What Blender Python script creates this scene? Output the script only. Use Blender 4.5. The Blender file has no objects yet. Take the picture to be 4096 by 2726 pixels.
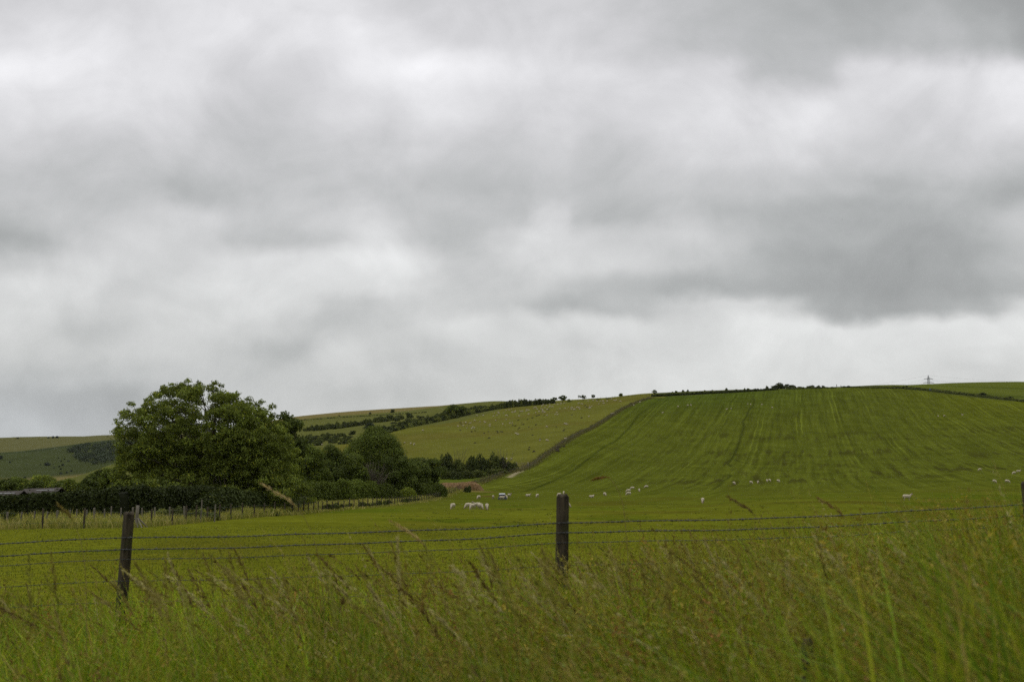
import bpy, math
import numpy as np
from mathutils import Vector, Matrix

rng = np.random.default_rng(11)
scene = bpy.context.scene
COL = scene.collection
R = math.radians

# ------------------------------------------------------------------ camera constants (photograph is 4096 x 2726)
FPX, CX, CY, HV, EYE = 4390.0, 2048.0, 1363.0, 1953.0, 2.5
PITCH = math.atan((HV - CY) / FPX)
cp, sp = math.cos(PITCH), math.sin(PITCH)

def ray(u, v):
    t = (v - CY) / FPX
    dy = cp + t * sp
    return (u - CX) / FPX / dy, (sp - t * cp) / dy

def zpx(Y, v):
    return EYE + Y * ray(0, v)[1]

def lin(c):
    c = np.asarray(c, float) / 255.0
    return np.where(c <= 0.04045, c / 12.92, ((c + 0.055) / 1.055) ** 2.4)

LIGHT = 1.35                       # radiance of a white level card under this sky
def A(r, g, b):                    # real-world albedo of a surface seen as this colour under that light
    return lin((r, g, b)) / LIGHT
def BL(r, g, b):                    # leaves: mostly half shaded, so their own colour is lighter than they look
    return lin((r, g, b)) / .55 * np.array([1.12, 1.0, 1.2])

# ------------------------------------------------------------------ small numpy tools
def pchip_slopes(x, y):
    h = np.diff(x); d = np.diff(y, axis=-1) / h
    m = np.zeros_like(y)
    w1 = 2 * h[1:] + h[:-1]; w2 = h[1:] + 2 * h[:-1]
    d0, d1 = d[..., :-1], d[..., 1:]
    same = d0 * d1 > 0
    with np.errstate(divide='ignore', invalid='ignore'):
        hm = (w1 + w2) / (w1 / d0 + w2 / d1)
    m[..., 1:-1] = np.where(same, hm, 0)
    m[..., 0] = d[..., 0]; m[..., -1] = d[..., -1]
    return m

def hermite(x0, x1, y0, y1, m0, m1, x):
    h = x1 - x0; t = np.clip((x - x0) / h, 0, 1)
    t2, t3 = t * t, t * t * t
    return (2*t3 - 3*t2 + 1) * y0 + (t3 - 2*t2 + t) * h * m0 + (3*t2 - 2*t3) * y1 + (t3 - t2) * h * m1

def pchip(x, y, q):
    x = np.asarray(x, float); y = np.asarray(y, float)
    m = pchip_slopes(x, y)
    i = np.clip(np.searchsorted(x, q) - 1, 0, len(x) - 2)
    return hermite(x[i], x[i+1], y[i], y[i+1], m[i], m[i+1], q)

def vnoise(x, y, seed=0):
    xi = np.floor(x).astype(np.int64); yi = np.floor(y).astype(np.int64)
    fx, fy = x - xi, y - yi
    fx = fx*fx*(3-2*fx); fy = fy*fy*(3-2*fy)
    def hsh(a, b):
        n = (a * 374761393 + b * 668265263 + seed * 974711) & 0xFFFFFFFF
        n = ((n ^ (n >> 13)) * 1274126177) & 0xFFFFFFFF
        n = n ^ (n >> 16)
        return (n & 0xFFFF) / 65535.0
    a, b = hsh(xi, yi), hsh(xi+1, yi); c, d = hsh(xi, yi+1), hsh(xi+1, yi+1)
    return (a*(1-fx)+b*fx)*(1-fy) + (c*(1-fx)+d*fx)*fy

def fbm(x, y, seed=0, o=3):
    s = 0; a = 0.5; n = 0
    for k in range(o):
        s = s + a * vnoise(x * 2**k, y * 2**k, seed + k * 7); n += a; a *= 0.5
    return s / n

def sstep(a, b, x):
    t = np.clip((x - a) / (b - a), 0, 1)
    return t * t * (3 - 2 * t)

# ------------------------------------------------------------------ terrain: section profiles by bearing, distance -> height
def prof(u, pts):
    Y = [-60, 9, 14, 25, 45, 60]; Z = [1.235, 1.235, 0.95, 0.45, 0.03, 0.0]
    for y, k, val in pts:
        Y.append(y); Z.append(zpx(y, val) if k == 'v' else val)
    return ((u - CX) / FPX, np.array(Y, float), np.array(Z, float))
PROFS = [
 prof(-900, [(120,'z',0),(300,'z',.5),(600,'z',2),(1200,'z',6),(1500,'v',1905),(1900,'v',1845),(2130,'v',1822),(2600,'v',1760),(3200,'v',1800),(4200,'v',1900)]),
 prof(0,    [(120,'z',0),(300,'z',.5),(600,'z',2),(1200,'z',6),(1500,'v',1905),(1900,'v',1842),(2130,'v',1811),(2600,'v',1753),(3200,'v',1795),(4200,'v',1900)]),
 prof(290,  [(120,'z',0),(300,'z',.5),(600,'z',3),(900,'v',1912),(1200,'v',1920),(1500,'v',1893),(1900,'v',1827),(2130,'v',1786),(2600,'v',1747),(3200,'v',1790),(4200,'v',1900)]),
 prof(480,  [(120,'z',0),(300,'z',.7),(600,'v',1925),(900,'v',1852),(1200,'v',1876),(1500,'v',1868),(1900,'v',1800),(2130,'v',1766),(2600,'v',1741),(3200,'v',1785),(4200,'v',1900)]),
 prof(900,  [(120,'z',0),(250,'z',.6),(400,'v',1925),(500,'v',1872),(700,'v',1815),(900,'v',1772),(1250,'v',1738),(1500,'v',1735),(1900,'v',1780),(2600,'v',1730),(3200,'v',1780),(4200,'v',1900)]),
 prof(1190, [(120,'z',0),(250,'z',.8),(350,'v',1925),(450,'v',1835),(500,'v',1795),(600,'v',1777),(750,'v',1752),(900,'v',1724),(1000,'v',1706),(1250,'v',1678),(1500,'v',1668),(1800,'v',1700),(2600,'v',1740),(4200,'v',1900)]),
 prof(1600, [(120,'z',0),(200,'z',.3),(260,'v',1948),(350,'v',1895),(420,'v',1845),(480,'v',1798),(520,'v',1760),(562,'v',1718),(620,'v',1708),(700,'v',1700),(900,'v',1676),(1100,'v',1656),(1250,'v',1645),(1500,'v',1634),(1800,'v',1670),(4200,'v',1850)]),
 prof(2000, [(120,'z',0),(203,'z',.25),(250,'v',1968),(300,'v',1918),(345,'v',1868),(400,'v',1826),(480,'v',1762),(560,'v',1715),(640,'v',1670),(700,'v',1640),(760,'v',1622),(850,'v',1614),(1500,'v',1622),(1800,'v',1660),(4200,'v',1850)]),
 prof(2250, [(120,'z',.1),(203,'z',.5),(282,'v',1957),(330,'v',1905),(380,'v',1825),(420,'v',1772),(500,'v',1712),(600,'v',1655),(700,'v',1620),(800,'v',1600),(900,'v',1612),(1500,'v',1680),(4200,'v',1850)]),
 prof(2610, [(120,'z',.2),(203,'z',.8),(282,'v',1954),(320,'v',1922),(360,'v',1876),(420,'v',1810),(500,'v',1712),(560,'v',1648),(620,'v',1598),(650,'v',1583),(720,'v',1572),(800,'v',1585),(1500,'v',1680),(4200,'v',1850)]),
 prof(3240, [(135,'v',2004),(230,'v',1965),(300,'v',1930),(330,'v',1900),(400,'v',1830),(480,'v',1740),(560,'v',1655),(620,'v',1598),(680,'v',1561),(715,'v',1551),(800,'v',1560),(1540,'v',1640),(4200,'v',1850)]),
 prof(3600, [(135,'v',2002),(230,'v',1960),(300,'v',1912),(340,'v',1872),(400,'v',1814),(500,'v',1712),(580,'v',1635),(640,'v',1580),(690,'v',1552),(740,'v',1540),(830,'v',1539),(1000,'v',1552),(1540,'v',1625),(4200,'v',1850)]),
 prof(4096, [(135,'v',2000),(210,'v',1960),(297,'v',1888),(350,'v',1840),(430,'v',1760),(500,'v',1692),(560,'v',1637),(600,'v',1607),(640,'v',1592),(760,'v',1548),(840,'v',1529),(900,'v',1527),(1050,'v',1545),(1540,'v',1615),(4200,'v',1850)]),
 prof(5000, [(135,'v',2000),(210,'v',1958),(297,'v',1888),(350,'v',1842),(430,'v',1770),(500,'v',1705),(560,'v',1655),(600,'v',1630),(640,'v',1612),(760,'v',1560),(840,'v',1537),(900,'v',1530),(1050,'v',1545),(1540,'v',1615),(4200,'v',1850)]),
]
PSU = np.array([p[0] for p in PROFS])

def height(X, Y):
    X = np.asarray(X, float); Y = np.asarray(Y, float)
    su = np.clip(X / np.maximum(Y, 40), PSU[0], PSU[-1])
    Yc = np.clip(Y, -59, 4199)
    Z = np.stack([pchip(p[1], p[2], Yc) for p in PROFS], axis=-1)
    m = pchip_slopes(PSU, Z)
    i = np.clip(np.searchsorted(PSU, su) - 1, 0, len(PSU) - 2)
    def tk(a, j): return np.take_along_axis(a, j[..., None], axis=-1)[..., 0]
    z = hermite(PSU[i], PSU[i+1], tk(Z, i), tk(Z, i+1), tk(m, i), tk(m, i+1), su)
    near = 1 - sstep(9, 40, Y)
    z = z + near * 0.036 * np.clip(X, -8, 8)
    z = z + sstep(15, 60, Y) * 0.10 * (fbm(X / 9, Y / 9, 3) - .5)
    z = z + sstep(180, 400, Y) * 0.9 * (fbm(X / 60, Y / 60, 5, 2) - .5)
    z = z + sstep(1400, 2000, Y) * 9 * (fbm(X / 160, Y / 160, 9, 3) - .5)
    return z

_Ym = np.concatenate([np.geomspace(30, 400, 900), np.linspace(400, 1000, 900)[1:], np.geomspace(1000, 3600, 800)[1:]])
def hit(u, v, ymin=30, ymax=3600):
    sx, sz = ray(u, v)
    Ys = _Ym[(_Ym >= ymin) & (_Ym <= ymax)]
    d = height(sx * Ys, Ys) - (EYE + sz * Ys)
    k = np.argmax(d >= 0)
    if d[k] < 0:
        k = int(np.argmax(d / Ys)); y = Ys[k]
    elif k == 0:
        y = Ys[0]
    else:
        y = Ys[k-1] + (Ys[k] - Ys[k-1]) * (-d[k-1]) / (d[k] - d[k-1])
    x = sx * y
    return float(x), float(y), float(height(np.array([x]), np.array([y]))[0])

def gz(x, y):
    return float(height(np.array([x]), np.array([y]))[0])

# ------------------------------------------------------------------ mesh building
def mesh_from(name, V, quads, cols=None, mats=(), smooth=False, tris=None, fm=None):
    me = bpy.data.meshes.new(name)
    V = np.asarray(V, np.float32).reshape(-1, 3)
    q = np.asarray(quads, np.int32).reshape(-1, 4)
    t = np.zeros((0, 3), np.int32) if tris is None else np.asarray(tris, np.int32).reshape(-1, 3)
    me.vertices.add(len(V)); me.vertices.foreach_set('co', V.ravel())
    loops = np.concatenate([q.ravel(), t.ravel()])
    me.loops.add(len(loops)); me.loops.foreach_set('vertex_index', loops)
    nf = len(q) + len(t)
    me.polygons.add(nf)
    st = np.concatenate([np.arange(len(q)) * 4, len(q) * 4 + np.arange(len(t)) * 3]).astype(np.int32)
    me.polygons.foreach_set('loop_start', st)
    me.polygons.foreach_set('use_smooth', np.full(nf, smooth, bool))
    if fm is not None: me.polygons.foreach_set('material_index', np.asarray(fm, np.int32))
    me.update(calc_edges=True); me.validate()
    if cols is not None:
        a = me.color_attributes.new('col', 'FLOAT_COLOR', 'POINT')
        c = np.ones((len(V), 4), np.float32); c[:, :3] = np.asarray(cols).reshape(-1, 3)
        a.data.foreach_set('color', c.ravel())
    for m in mats: me.materials.append(m)
    return me

def add(name, data, parent=None, loc=None, label=None, cat=None, group=None, kind=None):
    o = bpy.data.objects.new(name, data); COL.objects.link(o)
    if parent is not None: o.parent = parent
    if loc is not None: o.location = loc
    if label: o['label'] = label
    if cat: o['category'] = cat
    if group: o['group'] = group
    if kind: o['kind'] = kind
    return o

def dup(src, loc, rz=0.0, scale=1.0, label=None, group=None, cat=None):
    c = src.copy(); COL.objects.link(c)
    c.location = loc; c.rotation_euler = (0, 0, rz)
    c.scale = scale if hasattr(scale, '__len__') else (scale,)*3
    if label: c['label'] = label
    if group: c['group'] = group
    if cat: c['category'] = cat
    for ch in src.children:
        d = ch.copy(); COL.objects.link(d); d.parent = c
    return c

class Tubes:
    def __init__(s): s.V = []; s.Q = []; s.n = 0
    def tube(s, P, r, k=7, cap=True):
        P = np.asarray(P, float); n = len(P); r = np.broadcast_to(np.asarray(r, float), (n,))
        T = np.gradient(P, axis=0); T /= np.linalg.norm(T, axis=1)[:, None] + 1e-9
        ref = np.array([0, 0, 1.0]) if abs(T[0, 2]) < .9 else np.array([1.0, 0, 0])
        a = np.cross(T, ref); a /= np.linalg.norm(a, axis=1)[:, None] + 1e-9
        b = np.cross(T, a)
        th = np.arange(k) * 2 * math.pi / k
        ring = P[:, None] + r[:, None, None] * (np.cos(th)[None, :, None] * a[:, None] + np.sin(th)[None, :, None] * b[:, None])
        base = s.n
        s.V.append(ring.reshape(-1, 3)); s.n += n * k
        i = np.arange(n - 1)[:, None] * k; j = np.arange(k)[None]; j2 = (j + 1) % k
        s.Q.append((base + np.stack([i + j, i + j2, i + k + j2, i + k + j], -1)).reshape(-1, 4))
        if cap:
            for e, rr in ((0, P[0]), (n - 1, P[-1])):
                s.V.append(rr[None]); c = s.n; s.n += 1
                q = [[base + e*k + jj, base + e*k + (jj+1) % k, c, c] for jj in range(k)]
                s.T = getattr(s, 'T', []); s.T += [x[:3] for x in q]
    def mesh(s, name, mat, smooth=True, cols=None):
        return mesh_from(name, np.concatenate(s.V), np.concatenate(s.Q), cols, [mat], smooth, getattr(s, 'T', None))

def boxes(name, L, mat, bevel=0.0):
    """boxes (cx,cy,cz,sx,sy,sz) as one mesh"""
    import bmesh
    bm = bmesh.new()
    for c in L:
        g = bmesh.ops.create_cube(bm, size=1)
        for v in g['verts']:
            v.co = Vector((c[0] + v.co.x*c[3], c[1] + v.co.y*c[4], c[2] + v.co.z*c[5]))
    if bevel: bmesh.ops.bevel(bm, geom=bm.edges[:], offset=bevel, segments=2, affect='EDGES')
    me = bpy.data.meshes.new(name); bm.to_mesh(me); bm.free(); me.materials.append(mat)
    return me

# ------------------------------------------------------------------ materials
def newmat(name):
    m = bpy.data.materials.new(name); m.use_nodes = True
    nt = m.node_tree; nt.nodes.clear()
    out = nt.nodes.new('ShaderNodeOutputMaterial')
    return m, nt, out

class NT:
    def __init__(s, nt): s.nt = nt
    def n(s, t, **kw):
        nd = s.nt.nodes.new(t)
        for k, v in kw.items(): setattr(nd, k, v)
        return nd
    def put(s, sock, v):
        if hasattr(v, 'default_value') or hasattr(v, 'is_linked'): s.nt.links.new(v, sock)
        elif isinstance(v, (tuple, list)) and sock.type == 'RGBA' and len(v) == 3: sock.default_value = (*v, 1)
        else: sock.default_value = v
    def m(s, op, a, b=0.0, c=0.0, clamp=False):
        nd = s.n('ShaderNodeMath', operation=op, use_clamp=clamp)
        s.put(nd.inputs[0], a); s.put(nd.inputs[1], b)
        if op in ('MULTIPLY_ADD', 'COMPARE', 'WRAP'): s.put(nd.inputs[2], c)
        return nd.outputs[0]
    def noise(s, vec, scale, detail=3.0, rough=.55):
        nd = s.n('ShaderNodeTexNoise')
        if vec is not None: s.put(nd.inputs['Vector'], vec)
        nd.inputs['Scale'].default_value = scale; nd.inputs['Detail'].default_value = detail; nd.inputs['Roughness'].default_value = rough
        return nd.outputs['Fac']
    def mr(s, v, a, b, c, d, smooth=False):
        nd = s.n('ShaderNodeMapRange', interpolation_type='SMOOTHSTEP' if smooth else 'LINEAR')
        s.put(nd.inputs['Value'], v)
        for k, x in zip(('From Min', 'From Max', 'To Min', 'To Max'), (a, b, c, d)): s.put(nd.inputs[k], x)
        return nd.outputs[0]
    def mixc(s, f, a, b, mode='MIX'):
        nd = s.n('ShaderNodeMix', data_type='RGBA', blend_type=mode)
        s.put(nd.inputs['Factor'], f); s.put(nd.inputs['A'], a) if False else None
        s.put(nd.inputs[0], f); s.put(nd.inputs[6], a); s.put(nd.inputs[7], b)
        return nd.outputs[2]
    def vscale(s, vec, k):
        nd = s.n('ShaderNodeVectorMath', operation='SCALE'); s.put(nd.inputs[0], vec); s.put(nd.inputs['Scale'], k)
        return nd.outputs[0]

def principled(T, out, col, rough=.8, spec=.2, bump=None, bstr=.3, bdist=.02):
    p = T.n('ShaderNodeBsdfPrincipled')
    T.put(p.inputs['Base Color'], col); T.put(p.inputs['Roughness'], rough); p.inputs['Specular IOR Level'].default_value = spec
    if bump is not None:
        b = T.n('ShaderNodeBump'); b.inputs['Strength'].default_value = bstr; b.inputs['Distance'].default_value = bdist
        T.put(b.inputs['Height'], bump); T.nt.links.new(b.outputs[0], p.inputs['Normal'])
    T.nt.links.new(p.outputs[0], out.inputs[0])
    return p

def mat_ground():
    m, nt, out = newmat('pasture_ground'); T = NT(nt)
    att = T.n('ShaderNodeVertexColor', layer_name='col').outputs[0]
    co = T.n('ShaderNodeTexCoord').outputs['Object']
    a = T.noise(co, 9, 4); b = T.noise(co, 1.1, 4); c = T.noise(co, .09, 3)
    k = T.m('MULTIPLY', T.mr(a, .3, .7, .62, 1.38), T.mr(b, .3, .7, .80, 1.20))
    k = T.m('MULTIPLY', k, T.mr(c, .3, .7, .90, 1.10))
    nd = T.n('ShaderNodeVectorMath', operation='SCALE'); T.put(nd.inputs[0], att); T.put(nd.inputs['Scale'], k)
    # drilled rows of the hill field, parallel to the boundary fence
    def fattr(n_):
        q = T.n('ShaderNodeAttribute'); q.attribute_name = n_; return q.outputs['Fac']
    sx = T.n('ShaderNodeSeparateXYZ'); T.put(sx.inputs[0], co); x, y, z = sx.outputs
    rr = T.m('SUBTRACT', T.m('MULTIPLY', x, .967), T.m('MULTIPLY', y, .253)); al = T.m('ADD', T.m('MULTIPLY', x, .253), T.m('MULTIPLY', y, .967))
    rr = T.m('ADD', rr, T.m('MULTIPLY', T.m('SUBTRACT', T.noise(co, .025, 2), .5), 2.5))
    def rown(kx, ky, det, off=0.0):
        cb = T.n('ShaderNodeCombineXYZ'); T.put(cb.inputs[0], T.m('MULTIPLY', rr, kx)); T.put(cb.inputs[1], T.m('MULTIPLY', al, ky)); cb.inputs[2].default_value = off
        return T.noise(cb.outputs[0], 1.0, det, .6)
    hill, band = fattr('hill'), fattr('band')
    f1 = rown(.62, .010, 2.0); f2 = rown(.19, .006, 1.0, 4.0); cr = rown(.05, .55, 2.0, 8.0)
    lines = T.m('ADD', T.m('ADD', T.mr(f1, .3, .7, -.22, .22), T.mr(f2, .3, .7, -.06, .06)), T.mr(cr, .3, .7, -.06, .06))
    tw = T.m('ABSOLUTE', T.m('SUBTRACT', T.m('PINGPONG', rr, 9.0), 1.1))
    tram = T.m('MULTIPLY', T.mr(tw, .12, .50, .46, 0, True), T.mr(rown(.03, .012, 2.0, 12.0), .42, .60, 0, 1))
    blk = T.m('ADD', T.m('MULTIPLY', rown(.42, .036, 2.0, 16.0), .7), T.m('MULTIPLY', rown(.09, .03, 1.0, 20.0), .3))
    dark = T.m('MULTIPLY', T.mr(blk, .50, .60, 0, 1, True), band)
    fac = T.m('ADD', 1.0, T.m('MULTIPLY', hill, T.m('ADD', lines, tram)))
    nd2 = T.n('ShaderNodeVectorMath', operation='SCALE'); T.put(nd2.inputs[0], nd.outputs[0]); T.put(nd2.inputs['Scale'], fac)
    stub = T.mixc(T.m('MULTIPLY', dark, .66), nd2.outputs[0], tuple(A(56, 54, 26)))
    d = T.noise(co, .7, 2)
    warm = T.mixc(T.mr(d, .35, .7, 0, .35), stub, (1.16, .98, .8), 'MULTIPLY')
    principled(T, out, warm, .95, .0, T.m('ADD', a, b), .5, .05)
    return m

def mat_leaf(name, trans=.3, rough=.6, spec=.25, tint=(1, 1, 1)):
    m, nt, out = newmat(name); T = NT(nt)
    att = T.n('ShaderNodeVertexColor', layer_name='col').outputs[0]
    rnd = T.n('ShaderNodeObjectInfo').outputs['Random']
    k = T.mr(rnd, 0, 1, .86, 1.14)
    col = T.vscale(att, k)
    p = T.n('ShaderNodeBsdfPrincipled'); T.put(p.inputs['Base Color'], col); p.inputs['Roughness'].default_value = rough
    p.inputs['Specular IOR Level'].default_value = spec
    t = T.n('ShaderNodeBsdfTranslucent'); T.put(t.inputs[0], T.mixc(1.0, col, (1.15, 1.12, .6), 'MULTIPLY'))
    mx = T.n('ShaderNodeMixShader'); mx.inputs[0].default_value = trans
    nt.links.new(p.outputs[0], mx.inputs[1]); nt.links.new(t.outputs[0], mx.inputs[2]); nt.links.new(mx.outputs[0], out.inputs[0])
    return m

def mat_noise(name, c1, c2, scale=(1, 1, 1), ns=6, rough=.85, spec=.2, bump=.4, bd=.01, c3=None):
    m, nt, out = newmat(name); T = NT(nt)
    co = T.n('ShaderNodeTexCoord').outputs['Object']
    mp = T.n('ShaderNodeMapping'); mp.inputs['Scale'].default_value = scale; T.put(mp.inputs[0], co)
    a = T.noise(mp.outputs[0], ns, 6, .62); b = T.noise(co, ns * .23, 3)
    col = T.mixc(T.mr(a, .35, .65, 0, 1), tuple(c1), tuple(c2))
    if c3 is not None: col = T.mixc(T.mr(b, .5, .68, 0, .8), col, tuple(c3))
    principled(T, out, col, rough, spec, a, bump, bd)
    return m

M_GROUND = mat_ground()
M_LEAF = mat_leaf('tree_foliage', .25, .65, .12)
M_HEDGE = mat_leaf('hedge_foliage', .15, .7, .1)
M_GRASS = mat_leaf('grass_blades', .22, .55, .15)
M_SEED = mat_leaf('grass_seed_heads', .25, .7, .15)
M_BARK = mat_noise('bark', (.035, .028, .02), (.09, .075, .055), (1, 1, .2), 8, c3=(.05, .055, .03))
M_TWIG = mat_noise('bare_twigs', (.06, .05, .033), (.12, .10, .07), (1, 1, .3), 6)
M_POST = mat_noise('weathered_post', (.020, .016, .010), (.078, .062, .038), (1, 1, .16), 38, .9, .15, .8, .006, c3=(.045, .044, .018))
M_GREYPOST = mat_noise('silvered_post', (.10, .088, .066), (.20, .18, .145), (1, 1, .2), 16, .9, .15, .4, .01)
M_STAKE = mat_noise('brown_stake', (.040, .032, .022), (.10, .082, .058), (1, 1, .2), 16, .9, .1, .4, .01)
M_WIRE = mat_noise('galvanised_wire', (.022, .024, .024), (.05, .052, .052), (1, 1, 1), 40, .55, .4, .1, .001)
M_FLEECE = mat_noise('fleece', (.35, .30, .205), (.58, .52, .39), (1, 1, 1), 14, .95, .05, .9, .03, c3=(.36, .29, .20))
M_FACE = mat_noise('sheep_skin', (.30, .22, .17), (.40, .32, .25), (1, 1, 1), 20, .8, .1, .2, .01)
M_DARKFACE = mat_noise('sheep_eye', (.02, .018, .015), (.03, .025, .02), (1, 1, 1), 20, .4, .4, .1, .01)
M_MUCK = mat_noise('straw_manure', (.08, .045, .02), (.25, .16, .075), (1, 1, 1), 2.4, .95, .1, 1.0, .25, c3=(.13, .075, .03))
M_STEEL = mat_noise('painted_sheet_steel', (.035, .045, .06), (.06, .072, .09), (1, 1, 1), 5, .45, .5, .1, .01)
M_LID = mat_noise('pale_galvanised_lid', (.42, .45, .47), (.58, .60, .62), (1, 1, 1), 5, .4, .5, .1, .01)
M_ROOF = mat_noise('weathered_sheet_roof', (.030, .024, .019), (.055, .046, .038), (1, .3, 1), 4, .85, .2, .3, .02)
M_RLIGHT = mat_noise('rooflight_sheet', (.12, .12, .115), (.16, .16, .155), (1, 1, 1), 3, .4, .4, .1, .01)
M_BOARD = mat_noise('tarred_boarding', (.04, .035, .03), (.08, .07, .06), (6, 6, .3), 5, .85, .2, .3, .02)
M_PYLON = mat_noise('galvanised_lattice', (.24, .245, .25), (.34, .345, .35), (1, 1, 1), 1, .6, .4, .1, .01)
M_BLUE = mat_noise('blue_plastic', (.012, .06, .26), (.02, .09, .34), (1, 1, 1), 4, .4, .4, .05, .01)
M_SOIL = mat_noise('bare_soil_mound', (.022, .018, .011), (.05, .042, .022), (1, 1, 1), 5, .95, .05, .8, .05)

# ------------------------------------------------------------------ boundary fence line (world), from the strutted corner post up the hill
FB = [(-40.0, 60), (-34.0, 66), (-29.4, 70.5), (-25.6, 71), (-24.3, 72)]
FA = [(-24.3, 72), (-23.4, 78), (-23.5, 86), (-22.8, 93), (-21.6, 109), (-21.1, 127), (-17.9, 161), (-16.0, 197), (-13.0, 240), (-9.3, 285), (-2.8, 318)]
FH = [(2110, 1871), (2180, 1822), (2250, 1775), (2330, 1728), (2400, 1692), (2480, 1641), (2545, 1610), (2610, 1590)]
for u, v in FH:
    x, y, z = hit(u, v); FA.append((x, y))
FA = np.array(FA); FB = np.array(FB)
_k = np.maximum.accumulate(FA[:, 1]) ; FA[:, 1] = _k + np.arange(len(_k)) * 1e-3
def XF(Y): return np.interp(Y, FA[:, 1], FA[:, 0], left=-24.3, right=FA[-1, 0] + 0)
YTOP = FA[-1, 1]
print('fence top', FA[-1], 'corner pts', FA[-9:-1].round(1).tolist())

def yB(su): return np.interp(su, [-.6, -.25, -.177, -.1066, -.011, .0415, .06], [400, 430, 490, 562, 700, 800, 830])
def yC(su): return np.interp(su, [.1, .128, .242, .2966, .3535, .399, .4665, .9], [640, YTOP + 4, 690, 712, 690, 655, 603, 560])

def polyline_px(L): return np.array([hit(u, v)[:2] for u, v in L])
def dist_poly(X, Y, P):
    d = np.full(X.shape, 1e9)
    for a, b in zip(P[:-1], P[1:]):
        ab = b - a; L = ab @ ab + 1e-9
        t = np.clip(((X - a[0]) * ab[0] + (Y - a[1]) * ab[1]) / L, 0, 1)
        d = np.minimum(d, np.hypot(X - a[0] - t * ab[0], Y - a[1] - t * ab[1]))
    return d

def z3(L): return [(2300 + x * .4244, 1450 + y * .4244) for x, y in L]
def z4(L): return [(3100 + x * .4228, 1450 + y * .4228) for x, y in L]
TRAILS = [
 ([(1980 + x*.1698, 1780 + y*.1698) for x, y in [(700,1080),(1200,900),(1640,700),(1860,590),(2080,410),(2330,220)]] + z3([(290,780),(380,740),(440,680),(520,605),(550,555),(600,490),(680,435),(740,420)])),
 z3([(1690,340),(1680,400),(1630,460),(1620,500),(1580,555),(1595,600),(1560,700),(1530,800),(1480,900),(1440,950),(1470,980)]),
 z3([(1490,905),(1560,935),(1700,960)]),
 z3([(1440,1050),(1475,1062),(1400,1110),(1350,1160),(1300,1190)]),
 z4([(700,310),(870,345),(1100,385),(1450,435),(1900,490),(2350,525)]),
]
TRACK = [(2098,1868),(2088,1876),(2080,1884),(2065,1890),(2050,1900),(2035,1908)]

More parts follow.
